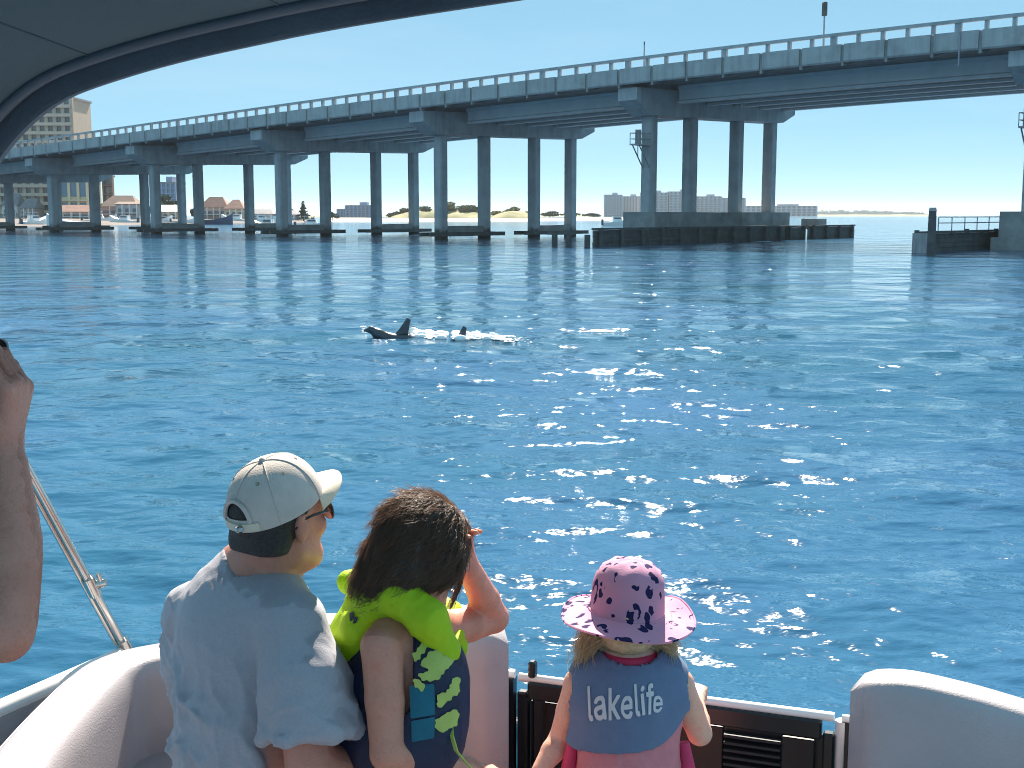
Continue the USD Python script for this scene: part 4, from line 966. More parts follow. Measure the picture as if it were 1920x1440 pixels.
MT['neon'] = usdkit.material(stage, '/World/Looks/neon_nylon', {
    'g': ('geometry', {}), 'n': ('noise_texture', {'scale': 9.0, 'detail': 3.0}), 'r': ('rgb_ramp', {'ramp': [(.3, (0.50, 0.78, 0.02)), (.7, (0.60, 0.88, 0.03))]}),
    'bn': ('noise_texture', {'scale': 300.0}), 'b': ('bump', {'distance': .0012}), 'p': ('principled_bsdf', {'roughness': .6, 'specular_ior_level': .3}),
    't': ('translucent_bsdf', {'color': (0.55, 0.8, 0.03)}), 'm': ('mix_closure', {'fac': .22}),
}, [('g.position', 'n.vector'), ('n.fac', 'r.fac'), ('r.color', 'p.base_color'), ('g.position', 'bn.vector'), ('bn.fac', 'b.height'), ('b.normal', 'p.normal'), ('p.BSDF', 'm.closure1'), ('t.BSDF', 'm.closure2')], surface='m.closure')
MT['navy_cloth'] = mat('navy_nylon', (0.012, 0.018, 0.055), .6, col2=(0.008, 0.012, 0.04), scale=30, bump=.001, bscale=300)
MT['teal_cloth'] = mat('teal_nylon', (0.0, 0.135, 0.20), .6, col2=(0.0, 0.105, 0.165), scale=20, bump=.001, bscale=300)
MT['yellow_print'] = mat('yellow_green_print', (0.52, 0.60, 0.13), .6, col2=(0.40, 0.47, 0.10), scale=20)
MT['lavender'] = mat('lavender_cloth', (0.42, 0.32, 0.55), .8, var=.1, scale=30, bump=.001, bscale=300)
MT['blue_neoprene'] = mat('slate_blue_neoprene', (0.125, 0.19, 0.31), .75, col2=(0.105, 0.162, 0.27), scale=25, bump=.0008, bscale=400)
MT['pink_cloth'] = mat('coral_pink_cloth', (0.62, 0.24, 0.27), .85, col2=(0.54, 0.19, 0.22), scale=20, bump=.001, bscale=400)
MT['hot_pink'] = mat('hot_pink_trim', (0.62, 0.045, 0.14), .7, var=.2, scale=20)
MT['silver_print'] = mat('silver_print', (0.62, 0.62, 0.66), .4, var=.1, scale=40)
MT['shorts_navy'] = mat('navy_shorts', (0.02, 0.025, 0.05), .85, var=.3, scale=30)
MT['shorts_tan'] = mat('khaki_shorts', (0.30, 0.25, 0.18), .9, var=.2, scale=30)
# printed bucket-hat cotton: dark blotches thrown on pink
MT['hat_pink'] = usdkit.material(stage, '/World/Looks/pink_printed_cotton', {
    'g': ('geometry', {}), 'mp': ('mapping', {'rotation': (.4, .3, .6), 'scale': (1.0, 1.0, .62)}), 'w': ('noise_texture', {'scale': 45.0, 'detail': 1.0}),
    'wm': ('mix', {'mix_type': 'add', 'fac': .014}), 'v': ('voronoi_texture', {'scale': 29.0, 'feature': 'f1', 'randomness': .95}),
    'vs': ('math', {'math_type': 'less_than', 'value2': .38}), 'n': ('noise_texture', {'scale': 38.0, 'detail': 1.5}), 'ns': ('math', {'math_type': 'greater_than', 'value2': .43}),
    'a': ('math', {'math_type': 'multiply'}), 'mx': ('mix', {'color1': (0.80, 0.44, 0.60), 'color2': (0.035, 0.03, 0.12)}),
    'bn': ('noise_texture', {'scale': 400.0}), 'b': ('bump', {'distance': .001}), 'p': ('principled_bsdf', {'roughness': .85, 'specular_ior_level': .2}),
    't': ('translucent_bsdf', {}), 'm': ('mix_closure', {'fac': .30}),
}, [('g.position', 'mp.vector'), ('g.position', 'w.vector'), ('mp.vector', 'wm.color1'), ('w.color', 'wm.color2'), ('wm.color', 'v.vector'), ('v.distance', 'vs.value1'), ('g.position', 'n.vector'), ('n.fac', 'ns.value1'),
    ('vs.value', 'a.value1'), ('ns.value', 'a.value2'), ('a.value', 'mx.fac'), ('mx.color', 'p.base_color'), ('mx.color', 't.color'), ('g.position', 'bn.vector'), ('bn.fac', 'b.height'), ('b.normal', 'p.normal'),
    ('p.BSDF', 'm.closure1'), ('t.BSDF', 'm.closure2')], surface='m.closure')
def hair_mat(name, root, tip):
    return usdkit.material(stage, f'/World/Looks/{name}', {'h': ('hair_info', {}), 'r': ('rgb_ramp', {'ramp': [(0, root), (1, tip)]}), 'oi': ('hair_info', {}),
        'p': ('principled_bsdf', {'roughness': .38, 'specular_ior_level': .6}), 't': ('translucent_bsdf', {}), 'm': ('mix_closure', {'fac': .35})},
        [('h.intercept', 'r.fac'), ('r.color', 'p.base_color'), ('r.color', 't.color'), ('p.BSDF', 'm.closure1'), ('t.BSDF', 'm.closure2')], surface='m.closure')
MT['hair_brown'] = hair_mat('brown_hair', (0.17, 0.098, 0.062), (0.42, 0.25, 0.155))
MT['hair_blond'] = hair_mat('pale_blond_hair', (0.66, 0.55, 0.34), (0.82, 0.74, 0.54))
MT['hair_under'] = mat('dark_brown_hair_mass', (0.095, 0.056, 0.037), .6, col2=(0.016, 0.011, 0.009), scale=60, bump=.004, bscale=150)

def eyes(t, L, s, off, az=0):
    for k in (-1, 1):
        m = trimesh.creation.icosphere(2, .0125 * s); m.apply_translation(L(k * .032, .078, .0)); part(t, 'eye', m, MT['eye'], smooth=True, off=off)
MT['eye'] = mat('eye_white', (.7, .68, .65), .2)
def sdf_at(B, P):
    """signed distance of a Flesh at points"""
    P = np.asarray(P, float); cur = np.full(len(P), .5)
    for o in B.ops:
        if o[0] == 'c':
            a, b = o[1], o[2]; ba = b - a; L = max(float(ba @ ba), 1e-9); t_ = np.clip((P - a) @ ba / L, 0, 1)
            d = np.linalg.norm(P - a - t_[:, None] * ba, axis=1) - (o[3] + (o[4] - o[3]) * t_)
        elif o[0] == 'e':
            q = (P - o[1]) @ np.asarray(o[2]).T; k0 = np.linalg.norm(q / o[3], axis=1); k1 = np.linalg.norm(q / o[3] ** 2, axis=1); d = k0 * (k0 - 1) / np.maximum(k1, 1e-6)
        else: continue
        k = max(o[5], 1e-4); hh = np.maximum(k - np.abs(cur - d), 0) / k; cur = np.minimum(cur, d) - hh * hh * k * .25
    return cur
def decal(B, flat, d0, lift=.002, off=0.0):
    """lays a flat mesh (x, y in photo pixels, z thickness in metres) onto the figure's surface"""
    m = flat
    for _ in range(3):
        if m.edges_unique_length.max() > 9: m = m.subdivide_to_size(9, max_iter=8) if hasattr(m, 'subdivide_to_size') else m.subdivide()
    V = np.array(m.vertices); K = np.array([unit(ray(x, y)) for x, y in V[:, :2]])
    t_ = np.full(len(V), d0)
    for _ in range(60):
        t_ = t_ + np.clip(sdf_at(B, EYE + K * t_[:, None]) - off, -.03, .03) * .8
    P = EYE + K * t_[:, None]
    return trimesh.Trimesh(P - K * (lift + V[:, 2:3]), m.faces, process=False)
def blob_px(pts, th=.002, smooth=3):
    g = np.random.default_rng(int(pts[0][0])); q = np.array(Polygon(pts).segmentize(5).exterior.coords)[:-1]; pts = q + g.normal(0, 1.5, q.shape) if th > .001 else q
    p = Polygon(pts).buffer(0).buffer(smooth).buffer(-2 * smooth).buffer(smooth)
    if p.is_empty or p.geom_type != 'Polygon': p = Polygon(pts).buffer(1)
    return trimesh.creation.extrude_polygon(p, th, engine='earcut')

# ------------------------------------------------- man in a grey T-shirt and cap
def build_man():
    az = math.radians(52); fr = frame(az); R, F_, U = fr
    hf = frame(math.radians(38), pitch=-.02)
    hc = at(524, 966, 2.68)
    off = np.array([*at(480, 1500, 2.70)[:2], DECK])
    t = thing('person', 'person in grey T-shirt and pale baseball cap seated on the left, seen from behind', 'person', off)
    chest = at(468, 1215, 2.73); belly = at(486, 1400, 2.71); pel = np.array([*at(484, 1500, 2.70)[:2], 1.13])
    rs, ls = at(545, 1172, 2.57), at(368, 1150, 2.90)
    nb = at(470, 1080, 2.74)
    el_, wr = at(582, 1428, 2.50), None
    wr = el_ + F_ * .21 - R * .05 + np.array([0, 0, -.13])
    le = ls - R * .04 + F_ * .08 + np.array([0, 0, -.27]); lw = le + F_ * .2 + R * .12 + np.array([0, 0, -.1])
    F2 = unit([.93, .36, 0]); hipR, hipL = pel + R * .095, pel - R * .095
    kR, kL = hipR + F2 * .42 + [0, 0, -.03], hipL + F2 * .42 + R * -.05 + [0, 0, -.03]
    aR, aL = kR + np.array([.02, 0, -.42]), kL + np.array([.0, .02, -.42])
    B = Flesh(); head(B, hc, hf, 1.02, 1.0)
    B.chain([hc + hf[2] * -.06 + hf[1] * -.03, nb + U * .015, nb - U * .06], [.060, .062, .075], .035)
    B.cone(hc + hf[2] * -.085 + hf[1] * .02, nb + F_ * .04, .042, .048, .035)
    B.cone(nb - U * .03, rs, .05, .055, .05).cone(nb - U * .03, ls, .05, .055, .05)
    B.ell(chest, fr, (.19, .13, .2), .06).ell(belly, fr, (.175, .15, .17), .08).ell(pel, fr, (.175, .14, .12), .08)
    B.chain([rs, (rs + el_) / 2, el_], [.062, .056, .05], .01).chain([el_, el_ * .6 + wr * .4, wr], [.05, .05, .034], .01)
    B.chain([ls, (ls + le) / 2, le], [.062, .056, .05], .01).chain([le, le * .6 + lw * .4, lw], [.05, .05, .034], .01)
    hand(B, wr, F_ * .9 + [0, 0, -.25], [.0, 0, 1], -R, 1.05); hand(B, lw, F_ * .9 + [0, 0, -.25], [0, 0, 1], R, 1.05)
    for h_, k_, a_ in ((hipR, kR, aR), (hipL, kL, aL)):
        B.chain([h_, (h_ + k_) / 2, k_], [.095, .085, .062], .04).chain([k_, k_ * .65 + a_ * .35, a_], [.06, .06, .04], .03); foot(B, a_, F2, 1.1)
    part(t, 'body', B.mesh(.0065), MT['skin'], smooth=True, off=off)
    S = Flesh(); ndir0 = unit(hc - hf[1] * .02 - nb)
    S.ell(chest, fr, (.203, .152, .21), .06).ell(belly, fr, (.196, .178, .20), .09).ell(pel + U * .02, fr, (.195, .165, .14), .09)
    S.cone(nb - U * .035, rs + U * .004, .075, .070, .05).cone(nb - U * .035, ls + U * .004, .075, .070, .05)
    S.cone(nb + U * -.04, nb + ndir0 * .07, .088, .070, .03)
    hem = at(584, 1378, 2.52); lh = ls * .25 + le * .75
    for a_, h_, sg in ((rs, hem, 1), (ls, lh, -1)):
        mid = a_ * .5 + h_ * .5 + R * .012 * sg
        S.chain([a_, mid, h_, h_ + (h_ - mid) * .45], [.072, .088, .100, .104], .016)
        dn = unit(unit(h_ - a_) + np.array([0, 0, -.3]) - F_ * .1); ba = unit(h_ - mid)
        def hemcut(x, y, z, h_=h_, dn=dn, ba=ba):
            px, py, pz = x - h_[0], y - h_[1], z - h_[2]; q = px * ba[0] + py * ba[1] + pz * ba[2]
            rad = np.sqrt(np.maximum(px ** 2 + py ** 2 + pz ** 2 - q ** 2, 0))
            return np.minimum(px * dn[0] + py * dn[1] + pz * dn[2], .118 - rad).astype(np.float32)
        S.cut(hemcut, h_ - .3, h_ + .3)
    ndir = unit(hc - hf[1] * .02 - nb); nc = nb + ndir * .030
    nn = unit(ndir + F_ * .38)
    def neckcut(x, y, z):
        px, py, pz = x - nc[0], y - nc[1], z - nc[2]; q = px * ndir[0] + py * ndir[1] + pz * ndir[2]
        rad = np.sqrt(np.maximum(px ** 2 + py ** 2 + pz ** 2 - q ** 2, 0))
        return np.minimum(px * nn[0] + py * nn[1] + pz * nn[2],   .098 - rad).astype(np.float32)
    S.cut(neckcut, nc - .25, nc + .25)
    f1 = folds(.026, [.85, .1, -.4], .07, 3, 3.4); f2 = folds(.021, [0.35, .1, -1.0], .065, 9, 3.2); f3 = folds(.003, [1, .2, .3], .04, 5, 2)
    def disp(P, N):
        arm = np.clip(1 - np.abs((P - rs) @ R) / .09, 0, 1)
        low = np.clip((1.66 - P[:, 2]) / .22, .16, 1)
        return (f1(P, N) * (1 - arm) + f2(P, N) * (.35 + .65 * arm)) * low + f3(P, N) * (.4 + .6 * low)
    sm = S.mesh(.0055, 2, disp)
    part(t, 'shirt', sm, MT['shirt_grey'], smooth=True, off=off)
    rc = trimesh.creation.torus(.0745, .0065, 40, 8)         # ribbed neckband
    M_ = np.eye(4); zx = nn; xx = unit(np.cross(zx, [0, 0, 1.0]) if abs(zx[2]) < .95 else np.cross(zx, F_)); M_[:3, 0] = xx; M_[:3, 1] = np.cross(zx, xx); M_[:3, 2] = zx; M_[:3, 3] = nc - nn * .004
    rc.apply_transform(M_)
    H = Flesh()
    for h_, k_ in ((hipR, kR), (hipL, kL)): H.chain([h_, h_ * .15 + k_ * .85], [.112, .1], .04)
    H.ell(pel - U * .02, fr, (.185, .15, .12), .04); part(t, 'shorts', H.mesh(.01), MT['shorts_tan'], smooth=True, off=off)
    # cropped hair under the cap
    Lh = lambda r, f, u: hc + hf[0] * r * 1.04 + hf[1] * f * 1.04 + hf[2] * u * 1.04
    K = Flesh(); K.ell(Lh(0, -.016, .022), hf, np.array([.0795, .100, .088]) * 1.04, .01).cone(Lh(-.034, -.058, -.045), Lh(.034, -.058, -.045), .042, .042, .03)
    ax = unit(hf[2] + hf[1] * .06); o = Lh(0, -.05, -.064)
    K.cut(lambda x, y, z: np.maximum(-((x - o[0]) * ax[0] + (y - o[1]) * ax[1] + (z - o[2]) * ax[2]), ((x - hc[0]) * hf[1][0] + (y - hc[1]) * hf[1][1] + (z - hc[2]) * hf[1][2]) + .012 - .9 * np.maximum(0, (z - hc[2]) + .012)).astype(np.float32), hc - .2, hc + .2)
    part(t, 'hair', K.mesh(.004, 1), MT['hair_dark'], smooth=True, off=off)
    # cap: crown with a rear opening, strap, button and brim
    tilt = .30
    cf = np.array([hf[0], hf[1] * math.cos(tilt) + hf[2] * math.sin(tilt), hf[2] * math.cos(tilt) - hf[1] * math.sin(tilt)])
    cc = Lh(0, -.008, .022); n, m = 96, 26
    th = np.arange(n) / n * 2 * np.pi; ph = np.linspace(0, math.pi / 2, m)
    def crown(g):
        P = np.zeros((m, n, 3))
        for i, p_ in enumerate(ph):
            rr = math.cos(p_) ** .82; hh = math.sin(p_)
            seam = 1 - .006 * np.abs(np.cos(th * 3)) ** 24 * math.cos(p_)
            rip = 1 + .006 * np.sin(th * 5 + 2) * math.cos(p_) * math.sin(2 * p_)
            P[i] = cc + ((.089 + g) * np.sin(th) * rr * seam * rip)[:, None] * cf[0] + ((.111 + g) * np.cos(th) * rr * seam * rip)[:, None] * cf[1] + (.107 + g) * hh * cf[2]
        return P
    Po, Pi = crown(.004), crown(0)
    arch = lambda i, j: (abs((th[j] - math.pi + math.pi) % (2 * math.pi) - math.pi) * .1 / .042) ** 2 + ((ph[i] - .20) * .1 / .040) ** 2 < 1 and ph[i] > .20
    f = []
    for i in range(m - 1):
        for j in range(n):
            if arch(i + .0 if False else i, j): continue
            a, b, c, d = i * n + j, i * n + (j + 1) % n, (i + 1) * n + (j + 1) % n, (i + 1) * n + j
            f.append([a, d, c, b]); o_ = m * n; f.append([o_ + a, o_ + b, o_ + c, o_ + d])
    thb = th
    # theta 0 is the front, pi the back
    capm = trimesh.Trimesh(np.vstack([Po.reshape(-1, 3), Pi.reshape(-1, 3)]), np.vstack([np.array(f)[:, [0, 1, 2]], np.array(f)[:, [0, 2, 3]]]), process=False)
    cp = part(t, 'cap', capm, MT['cap_cloth'], smooth=35, off=off)
    # edge band of the rear opening, drawn along the arch
    ang = np.linspace(0, math.pi, 22); pts = []
    def surf(tt, pp, g=.006):
        rr = math.cos(pp) ** .82
        return cc + (.089 + g) * math.sin(tt) * rr * cf[0] + (.111 + g) * math.cos(tt) * rr * cf[1] + (.107 + g) * math.sin(pp) * cf[2]
    for a in ang: pts.append(surf(math.pi + .44 * math.cos(a), .20 + .42 * math.sin(a)))
    mb = MB(); mb.tube(pts, .005, 7); part(cp, 'opening_edge', mb, MT['cap_cloth'], smooth=50, off=off)
    rows = [[surf(a, p_, g) for a in np.linspace(math.pi - .62, math.pi + .62, 22)] for p_, g in ((.035, .004), (.035, .008), (.185, .008), (.185, .004))]
    mb = MB(); mb.sweep([np.array([rows[k][i] for k in range(4)]) for i in range(22)]); mm = mb.get(); trimesh.repair.fix_normals(mm); part(cp, 'strap', mm, MT['cap_brim'], off=off)
    mb = MB(); mb.box(surf(math.pi - .18, .11, .011), (.016, .016, .016), -az, .004); part(cp, 'buckle', mb, MT['chrome'], off=off)
    for a in (0.0, 1.05, 2.1, -1.05, -2.1, math.pi):
        mb = MB(); mb.tube([surf(a, p_, .0042) for p_ in np.linspace(.64 if a == math.pi else .02, 1.55, 14)], .0016, 5); part(cp, 'seam', mb, MT['cap_cloth'], off=off)
    bt = trimesh.creation.icosphere(2, .0075); bt.apply_translation(cc + cf[2] * .111); part(cp, 'button', bt, MT['cap_cloth'], smooth=True, off=off)
    for a in (.6, 1.6, 2.45, -.6, -1.6, -2.45):
        e = trimesh.creation.torus(.0032, .0014, 14, 6); q = surf(a, .95, .0035); nrm = unit(q - cc); G_ = trimesh.geometry.align_vectors([0, 0, 1], nrm); G_[:3, 3] = q; e.apply_transform(G_); part(cp, 'eyelet', e, MT['shorts_tan'], off=off)
    br = []
    for i, a in enumerate(np.linspace(-1.02, 1.02, 25)):
        q0 = surf(a, .02, .002); out = .072 * math.cos(a / 1.02 * math.pi / 2) ** .55
        row = []
        for u in np.linspace(0, 1, 8):
            row.append(q0 + cf[1] * out * u + cf[2] * (-.014 * u ** 1.5 - .020 * (a / 1.02) ** 2 * u))
        br.append(row)
    br = np.array(br); nb_, mu = br.shape[:2]; up = cf[2] * .0035
    v = np.vstack([br.reshape(-1, 3) + up, br.reshape(-1, 3)]); q = []
    for i in range(nb_ - 1):
        for j in range(mu - 1):
            a = i * mu + j; q.append([a, a + 1, a + mu + 1, a + mu]); b = a + nb_ * mu; q.append([b, b + mu, b + mu + 1, b + 1])
        a = i * mu + mu - 1; b = a + nb_ * mu; q.append([a, b, b + mu, a + mu])
    part(cp, 'brim', (v, np.array(q)), MT['cap_brim'], smooth=50, off=off)
    # sunglasses
    mb = MB()
    for k in (-1, 1): mb.tube([Lh(k * .072, .070, .006), Lh(k * .081, .02, .008), Lh(k * .083, -.01, .004), Lh(k * .080, -.028, -.012)], [.0035, .0028, .0025, .002], 7)
    mb.tube([Lh(-.012, .108, .004), Lh(.012, .108, .004)], .003, 7); gl = part(t, 'sunglasses', mb, MT['black_plastic'], smooth=50, off=off)
    for k in (-1, 1):
        ring = [np.array([Lh(k * (.012 + .030 * (1 + math.cos(a))), g + .104 - .018 * ((1 + math.cos(a)) / 2) ** 2, -.004 + .019 * math.sin(a)) for a in np.linspace(0, 2 * math.pi, 18)[:-1]]) for g in (0, .003)]
        mb = MB(); mb.sweep(ring); mm = mb.get(); trimesh.repair.fix_normals(mm); part(gl, 'lens', mm, MT['lens'], off=off)
    eyes(t, Lh, 1.04, off)
build_man()

# ------------------------------------------------- girl in a neon life vest
def build_girl():
    az = math.radians(48); fr = frame(az, .08); R, F_, U = fr
    hf = frame(math.radians(62), .38, .12); hc = at(792, 1030, 2.6)
    off = np.array([*at(735, 1480, 2.58)[:2], DECK])
    t = thing('person', 'person with dark brown hair in a neon yellow life vest, propping head on one hand', 'person', off)
    pel = np.array([*at(745, 1500, 2.58)[:2], 1.12]); chest = at(768, 1265, 2.62); waist = at(752, 1400, 2.60)
    rs, ls = at(716, 1212, 2.50), at(828, 1182, 2.74); nb = at(764, 1135, 2.63)
    re, rw = at(728, 1412, 2.46), at(878, 1440, 2.56)
    le, lw = at(925, 1158, 2.90), at(876, 1058, 2.70)
    B = Flesh(); head(B, hc, hf, .93, .95)
    B.chain([hc - hf[2] * .06 - hf[1] * .02, nb, nb - U * .05], [.048, .047, .055], .03)
    B.cone(nb, rs, .04, .042, .04).cone(nb, ls, .04, .042, .04)
    B.ell(chest, fr, (.145, .095, .15), .05).ell(waist, fr, (.125, .09, .13), .06).ell(pel, fr, (.15, .115, .11), .06)
    B.chain([rs, rs * .5 + re * .5, re], [.043, .0405, .036], .008).chain([re, re * .65 + rw * .35, rw], [.037, .0365, .025], .007)
    B.chain([ls, ls * .5 + le * .5, le], [.044, .041, .036], .008).chain([le, le * .65 + lw * .35, lw], [.036, .035, .025], .007)
    hd = unit(rw - re); hand(B, rw, hd, [0, 0, 1], unit(np.cross([0, 0, 1], hd)), .88)
    fd = unit(hc + hf[1] * .085 + hf[2] * .035 - lw); hand(B, lw, fd, unit(np.cross(fd, hf[2])) , hf[2] * .3 - hf[1], .86, curl=(.25, .3, .35, .4))
    hipR, hipL = pel + R * .08, pel - R * .08; F2 = unit([.9, .42, 0]); kR, kL = hipR + F2 * .37, hipL + F2 * .37
    aR, aL = kR + [.02, 0, -.40], kL + [0, .02, -.40]
    for h_, k_, a_ in ((hipR, kR, aR), (hipL, kL, aL)): B.chain([h_, h_ * .5 + k_ * .5, k_], [.078, .068, .05], .03).chain([k_, k_ * .65 + a_ * .35, a_], [.048, .048, .032], .02); foot(B, a_, F2, .92)
    part(t, 'body', B.mesh(.0055), MT['skin_girl'], smooth=True, off=off)
    eyes(t, lambda r, f, u: hc + hf[0] * r * .93 + hf[1] * f * .93 + hf[2] * u * .93, .93, off)
    # lavender top and navy shorts
    T_ = Flesh(); T_.ell(waist - U * .02, fr, (.136, .101, .13), .05).ell(pel, fr, (.158, .122, .11), .05); 
    T_.cut(lambda x, y, z: (1.155 - z).astype(np.float32) + 0 * x + 0 * y, pel - .4, pel + .5); part(t, 'swim_top', T_.mesh(.006), MT['lavender'], smooth=True, off=off)
    H = Flesh()
    for h_, k_ in ((hipR, kR), (hipL, kL)): H.chain([h_, h_ * .5 + k_ * .5], [.094, .088], .03)
    H.ell(pel - U * .03, fr, (.16, .125, .10), .03); part(t, 'shorts', H.mesh(.008), MT['shorts_navy'], smooth=True, off=off)
    # vest: navy shell with arm holes
    V = Flesh(); V.ell(chest - U * .015 - F_ * .012, fr, (.166, .116, .165), .05).ell(waist + U * .03 - F_ * .012, fr, (.158, .112, .12), .06)
    ca = rs + U * .0; 
    def arm(x, y, z, a, b, r0):
        ba = b - a; L = float(ba @ ba); t_ = np.clip(((x - a[0]) * ba[0] + (y - a[1]) * ba[1] + (z - a[2]) * ba[2]) / L, 0, 1)
        return (r0 - np.sqrt((x - a[0] - t_ * ba[0]) ** 2 + (y - a[1] - t_ * ba[1]) ** 2 + (z - a[2] - t_ * ba[2]) ** 2)).astype(np.float32)
    lo, hi = chest - .5, chest + .5
    V2 = V
    V.cut(lambda x, y, z: arm(x, y, z, rs + U * .02, rs * .55 + re * .45, .062), lo, hi); V.cut(lambda x, y, z: arm(x, y, z, ls + U * .02, ls * .8 + le * .2, .06), lo, hi)
    zc = waist[2] - .085
    V.cut(lambda x, y, z: (zc - z + 0 * x + 0 * y).astype(np.float32), lo, hi)
    vm = V.mesh(.0055, 2, folds(.004, [0, 0, 1], .05, 4))
    vest = part(t, 'life_vest', vm, MT['navy_cloth'], smooth=True, off=off)
    # neon foam over both shoulders and round the neck
    N = Flesh()
    w = .030
    N.chain([at(664, 1236, 2.62), at(672, 1180, 2.585), at(700, 1128, 2.565), at(748, 1118, 2.53), at(800, 1160, 2.51), at(836, 1218, 2.53)], [.026, .034, .036, .036, .036, .030], .03)
    N.chain([at(652, 1228, 2.64), at(655, 1180, 2.64), at(690, 1120, 2.64), at(745, 1136, 2.58)], [.022, .03, .034, .03], .04)
    N.chain([at(655, 1092, 2.72), at(690, 1098, 2.70), at(705, 1120, 2.65)], [.022, .022, .03], .02)
    N.chain([at(655, 1092, 2.72), at(668, 1085, 2.80), at(720, 1100, 2.84), at(800, 1118, 2.84), at(842, 1150, 2.80), at(856, 1215, 2.70)], [.022, .02, .026, .026, .026, .024], .02)
    nm = N.mesh(.005, 2, folds(.004, [0.3, 0, 1], .035, 8, 1.5))
    part(vest, 'neon_collar', nm, MT['neon'], smooth=True, off=off)
    D0 = Flesh(); D0.ops = [o for o in V.ops if o[0] != 'x']
    # teal side panels, prints, straps
    for pts, mt, nm_, lf in [([(768, 1286), (814, 1282), (816, 1340), (770, 1348)], 'teal_cloth', 'side_panel', .0045), ([(771, 1352), (816, 1344), (814, 1384), (772, 1392)], 'teal_cloth', 'side_panel', .0045),
                             ([(774, 1226), (798, 1200), (810, 1204), (786, 1236), (776, 1244)], 'yellow_print', 'print', .004), ([(782, 1252), (804, 1222), (838, 1212), (826, 1230), (852, 1220), (858, 1232), (820, 1276), (790, 1276), (782, 1264), (808, 1258), (800, 1252)], 'yellow_print', 'print', .004),
                             ([(772, 1276), (782, 1272), (798, 1288), (786, 1296)], 'yellow_print', 'print', .006), ([(818, 1302), (836, 1298), (852, 1268), (862, 1270), (864, 1296), (836, 1320), (820, 1328)], 'yellow_print', 'print', .004),
                             ([(816, 1350), (850, 1328), (862, 1338), (856, 1362), (826, 1374), (816, 1366)], 'yellow_print', 'print', .004), ([(846, 1210), (858, 1200), (864, 1214), (856, 1226)], 'yellow_print', 'print', .004)]:
        part(vest, nm_, decal(D0, blob_px(pts, .001 if nm_ == 'side_panel' else .0015), 2.35, lf), MT[mt], off=off)
    Nf = Flesh(); Nf.ops = list(N.ops)
    lx = [np.array(p) for p in ((656, 1152), (664, 1160), (668, 1168))]
    for pts in ([(655, 1150), (662, 1146), (664, 1160), (656, 1166)], [(665, 1156), (671, 1158), (668, 1168), (661, 1170)]):
        part(vest, 'logo', decal(Nf, blob_px(pts, .001, 1), 2.35, .003), MT['navy_cloth'], off=off)
    # loose webbing strap ending on her lap
    p_ = [at(846, 1352, 2.50), at(848, 1380, 2.475), at(856, 1408, 2.47), at(872, 1428, 2.48), at(890, 1446, 2.50)]
    u = np.linspace(0, 4, 17); Q = np.stack([np.interp(u, range(5), [q[k] for q in p_]) for k in range(3)], 1)
    rings = [np.array([q + R * .006 + U * .001, q - R * .006 + U * .001, q - R * .006 - F_ * .002, q + R * .006 - F_ * .002]) for q in Q]
    mb = MB(); mb.sweep(rings); mm = mb.get(); trimesh.repair.fix_normals(mm); part(vest, 'webbing', mm, MT['yellow_print'], off=off)
    # hair: a full mass with strands over it
    L = lambda r, f, u: hc + hf[0] * r + hf[1] * f + hf[2] * u
    K = Flesh(); K.ell(L(0, -.012, .03), hf, (.086, .099, .086), .03).ell(L(0, -.045, -.035), hf, (.076, .058, .07), .04)
    K.cone(L(.045, -.045, -.06), L(.03, -.075, -.10), .045, .032, .04).cone(L(-.045, -.045, -.06), L(-.03, -.075, -.10), .045, .032, .04)
    K.ell(L(.062, .02, .0), hf, (.03, .05, .055), .03).ell(L(-.062, .02, .0), hf, (.03, .05, .055), .03)
    fo = L(0, .068, -.03)
    K.cut(lambda x, y, z: np.minimum((x - fo[0]) * hf[1][0] + (y - fo[1]) * hf[1][1] + (z - fo[2]) * hf[1][2], .035 - ((x - fo[0]) * hf[2][0] + (y - fo[1]) * hf[2][1] + (z - fo[2]) * hf[2][2])).astype(np.float32), hc - .2, hc + .2)
    hm = K.mesh(.0048, 2, folds(.007, hf[2] + hf[1] * -.4, .022, 2, 3.5)); hr = part(t, 'hair', hm, MT['hair_under'], smooth=True, off=off)
    g = np.random.default_rng(4); pk = g.choice(len(hm.vertices), min(11000, len(hm.vertices))); V0, N0 = np.array(hm.vertices)[pk], np.array(hm.vertex_normals)[pk]
    down = unit(-hf[2] * .9 - hf[1] * .55); paths = np.zeros((len(pk), 7, 3)); p_ = V0 + N0 * .001; tp = np.clip(N0 @ hf[2] * 1.2 - .2, 0, 1)[:, None]; wav = g.uniform(0, 6.28, len(pk)); ln = g.uniform(.004, .0085, (len(pk), 1))
    sw = np.array([np.cross(down, n_) for n_ in N0])
    for j in range(7):
        paths[:, j] = p_; dd = down - N0 * (N0 @ down)[:, None]; dd /= np.maximum(np.linalg.norm(dd, axis=1, keepdims=True), .15)
        p_ = p_ + (dd + N0 * (.10 - .03 * j + .13 * tp * (j < 4)) + sw * (.55 * np.sin(wav + j * 1.1))[:, None] + g.normal(0, .06, p_.shape)) * ln
    strands('strands', hr, None, paths, MT['hair_brown'], .0009, off)
    # the loose curl hanging before the face
    n = 60; u = np.linspace(0, 1, 14); c = [at(858, 1030, 2.63), at(868, 1062, 2.64), at(866, 1090, 2.645), at(852, 1112, 2.65), at(846, 1138, 2.655)]
    cu = np.stack([np.interp(u * 4, range(5), [q[k] for q in c]) for k in range(3)], 1)
    pp = cu[None] + g.normal(0, .0035, (n, 1, 3)) + np.stack([np.sin(u * 9 + 1), np.cos(u * 9), 0 * u], 1)[None] * .004 + g.normal(0, .001, (n, 14, 3))
    strands('curl', hr, None, pp, MT['hair_brown'], .0016, off)
    tip = L(-.02, -.02, .12)
build_girl()

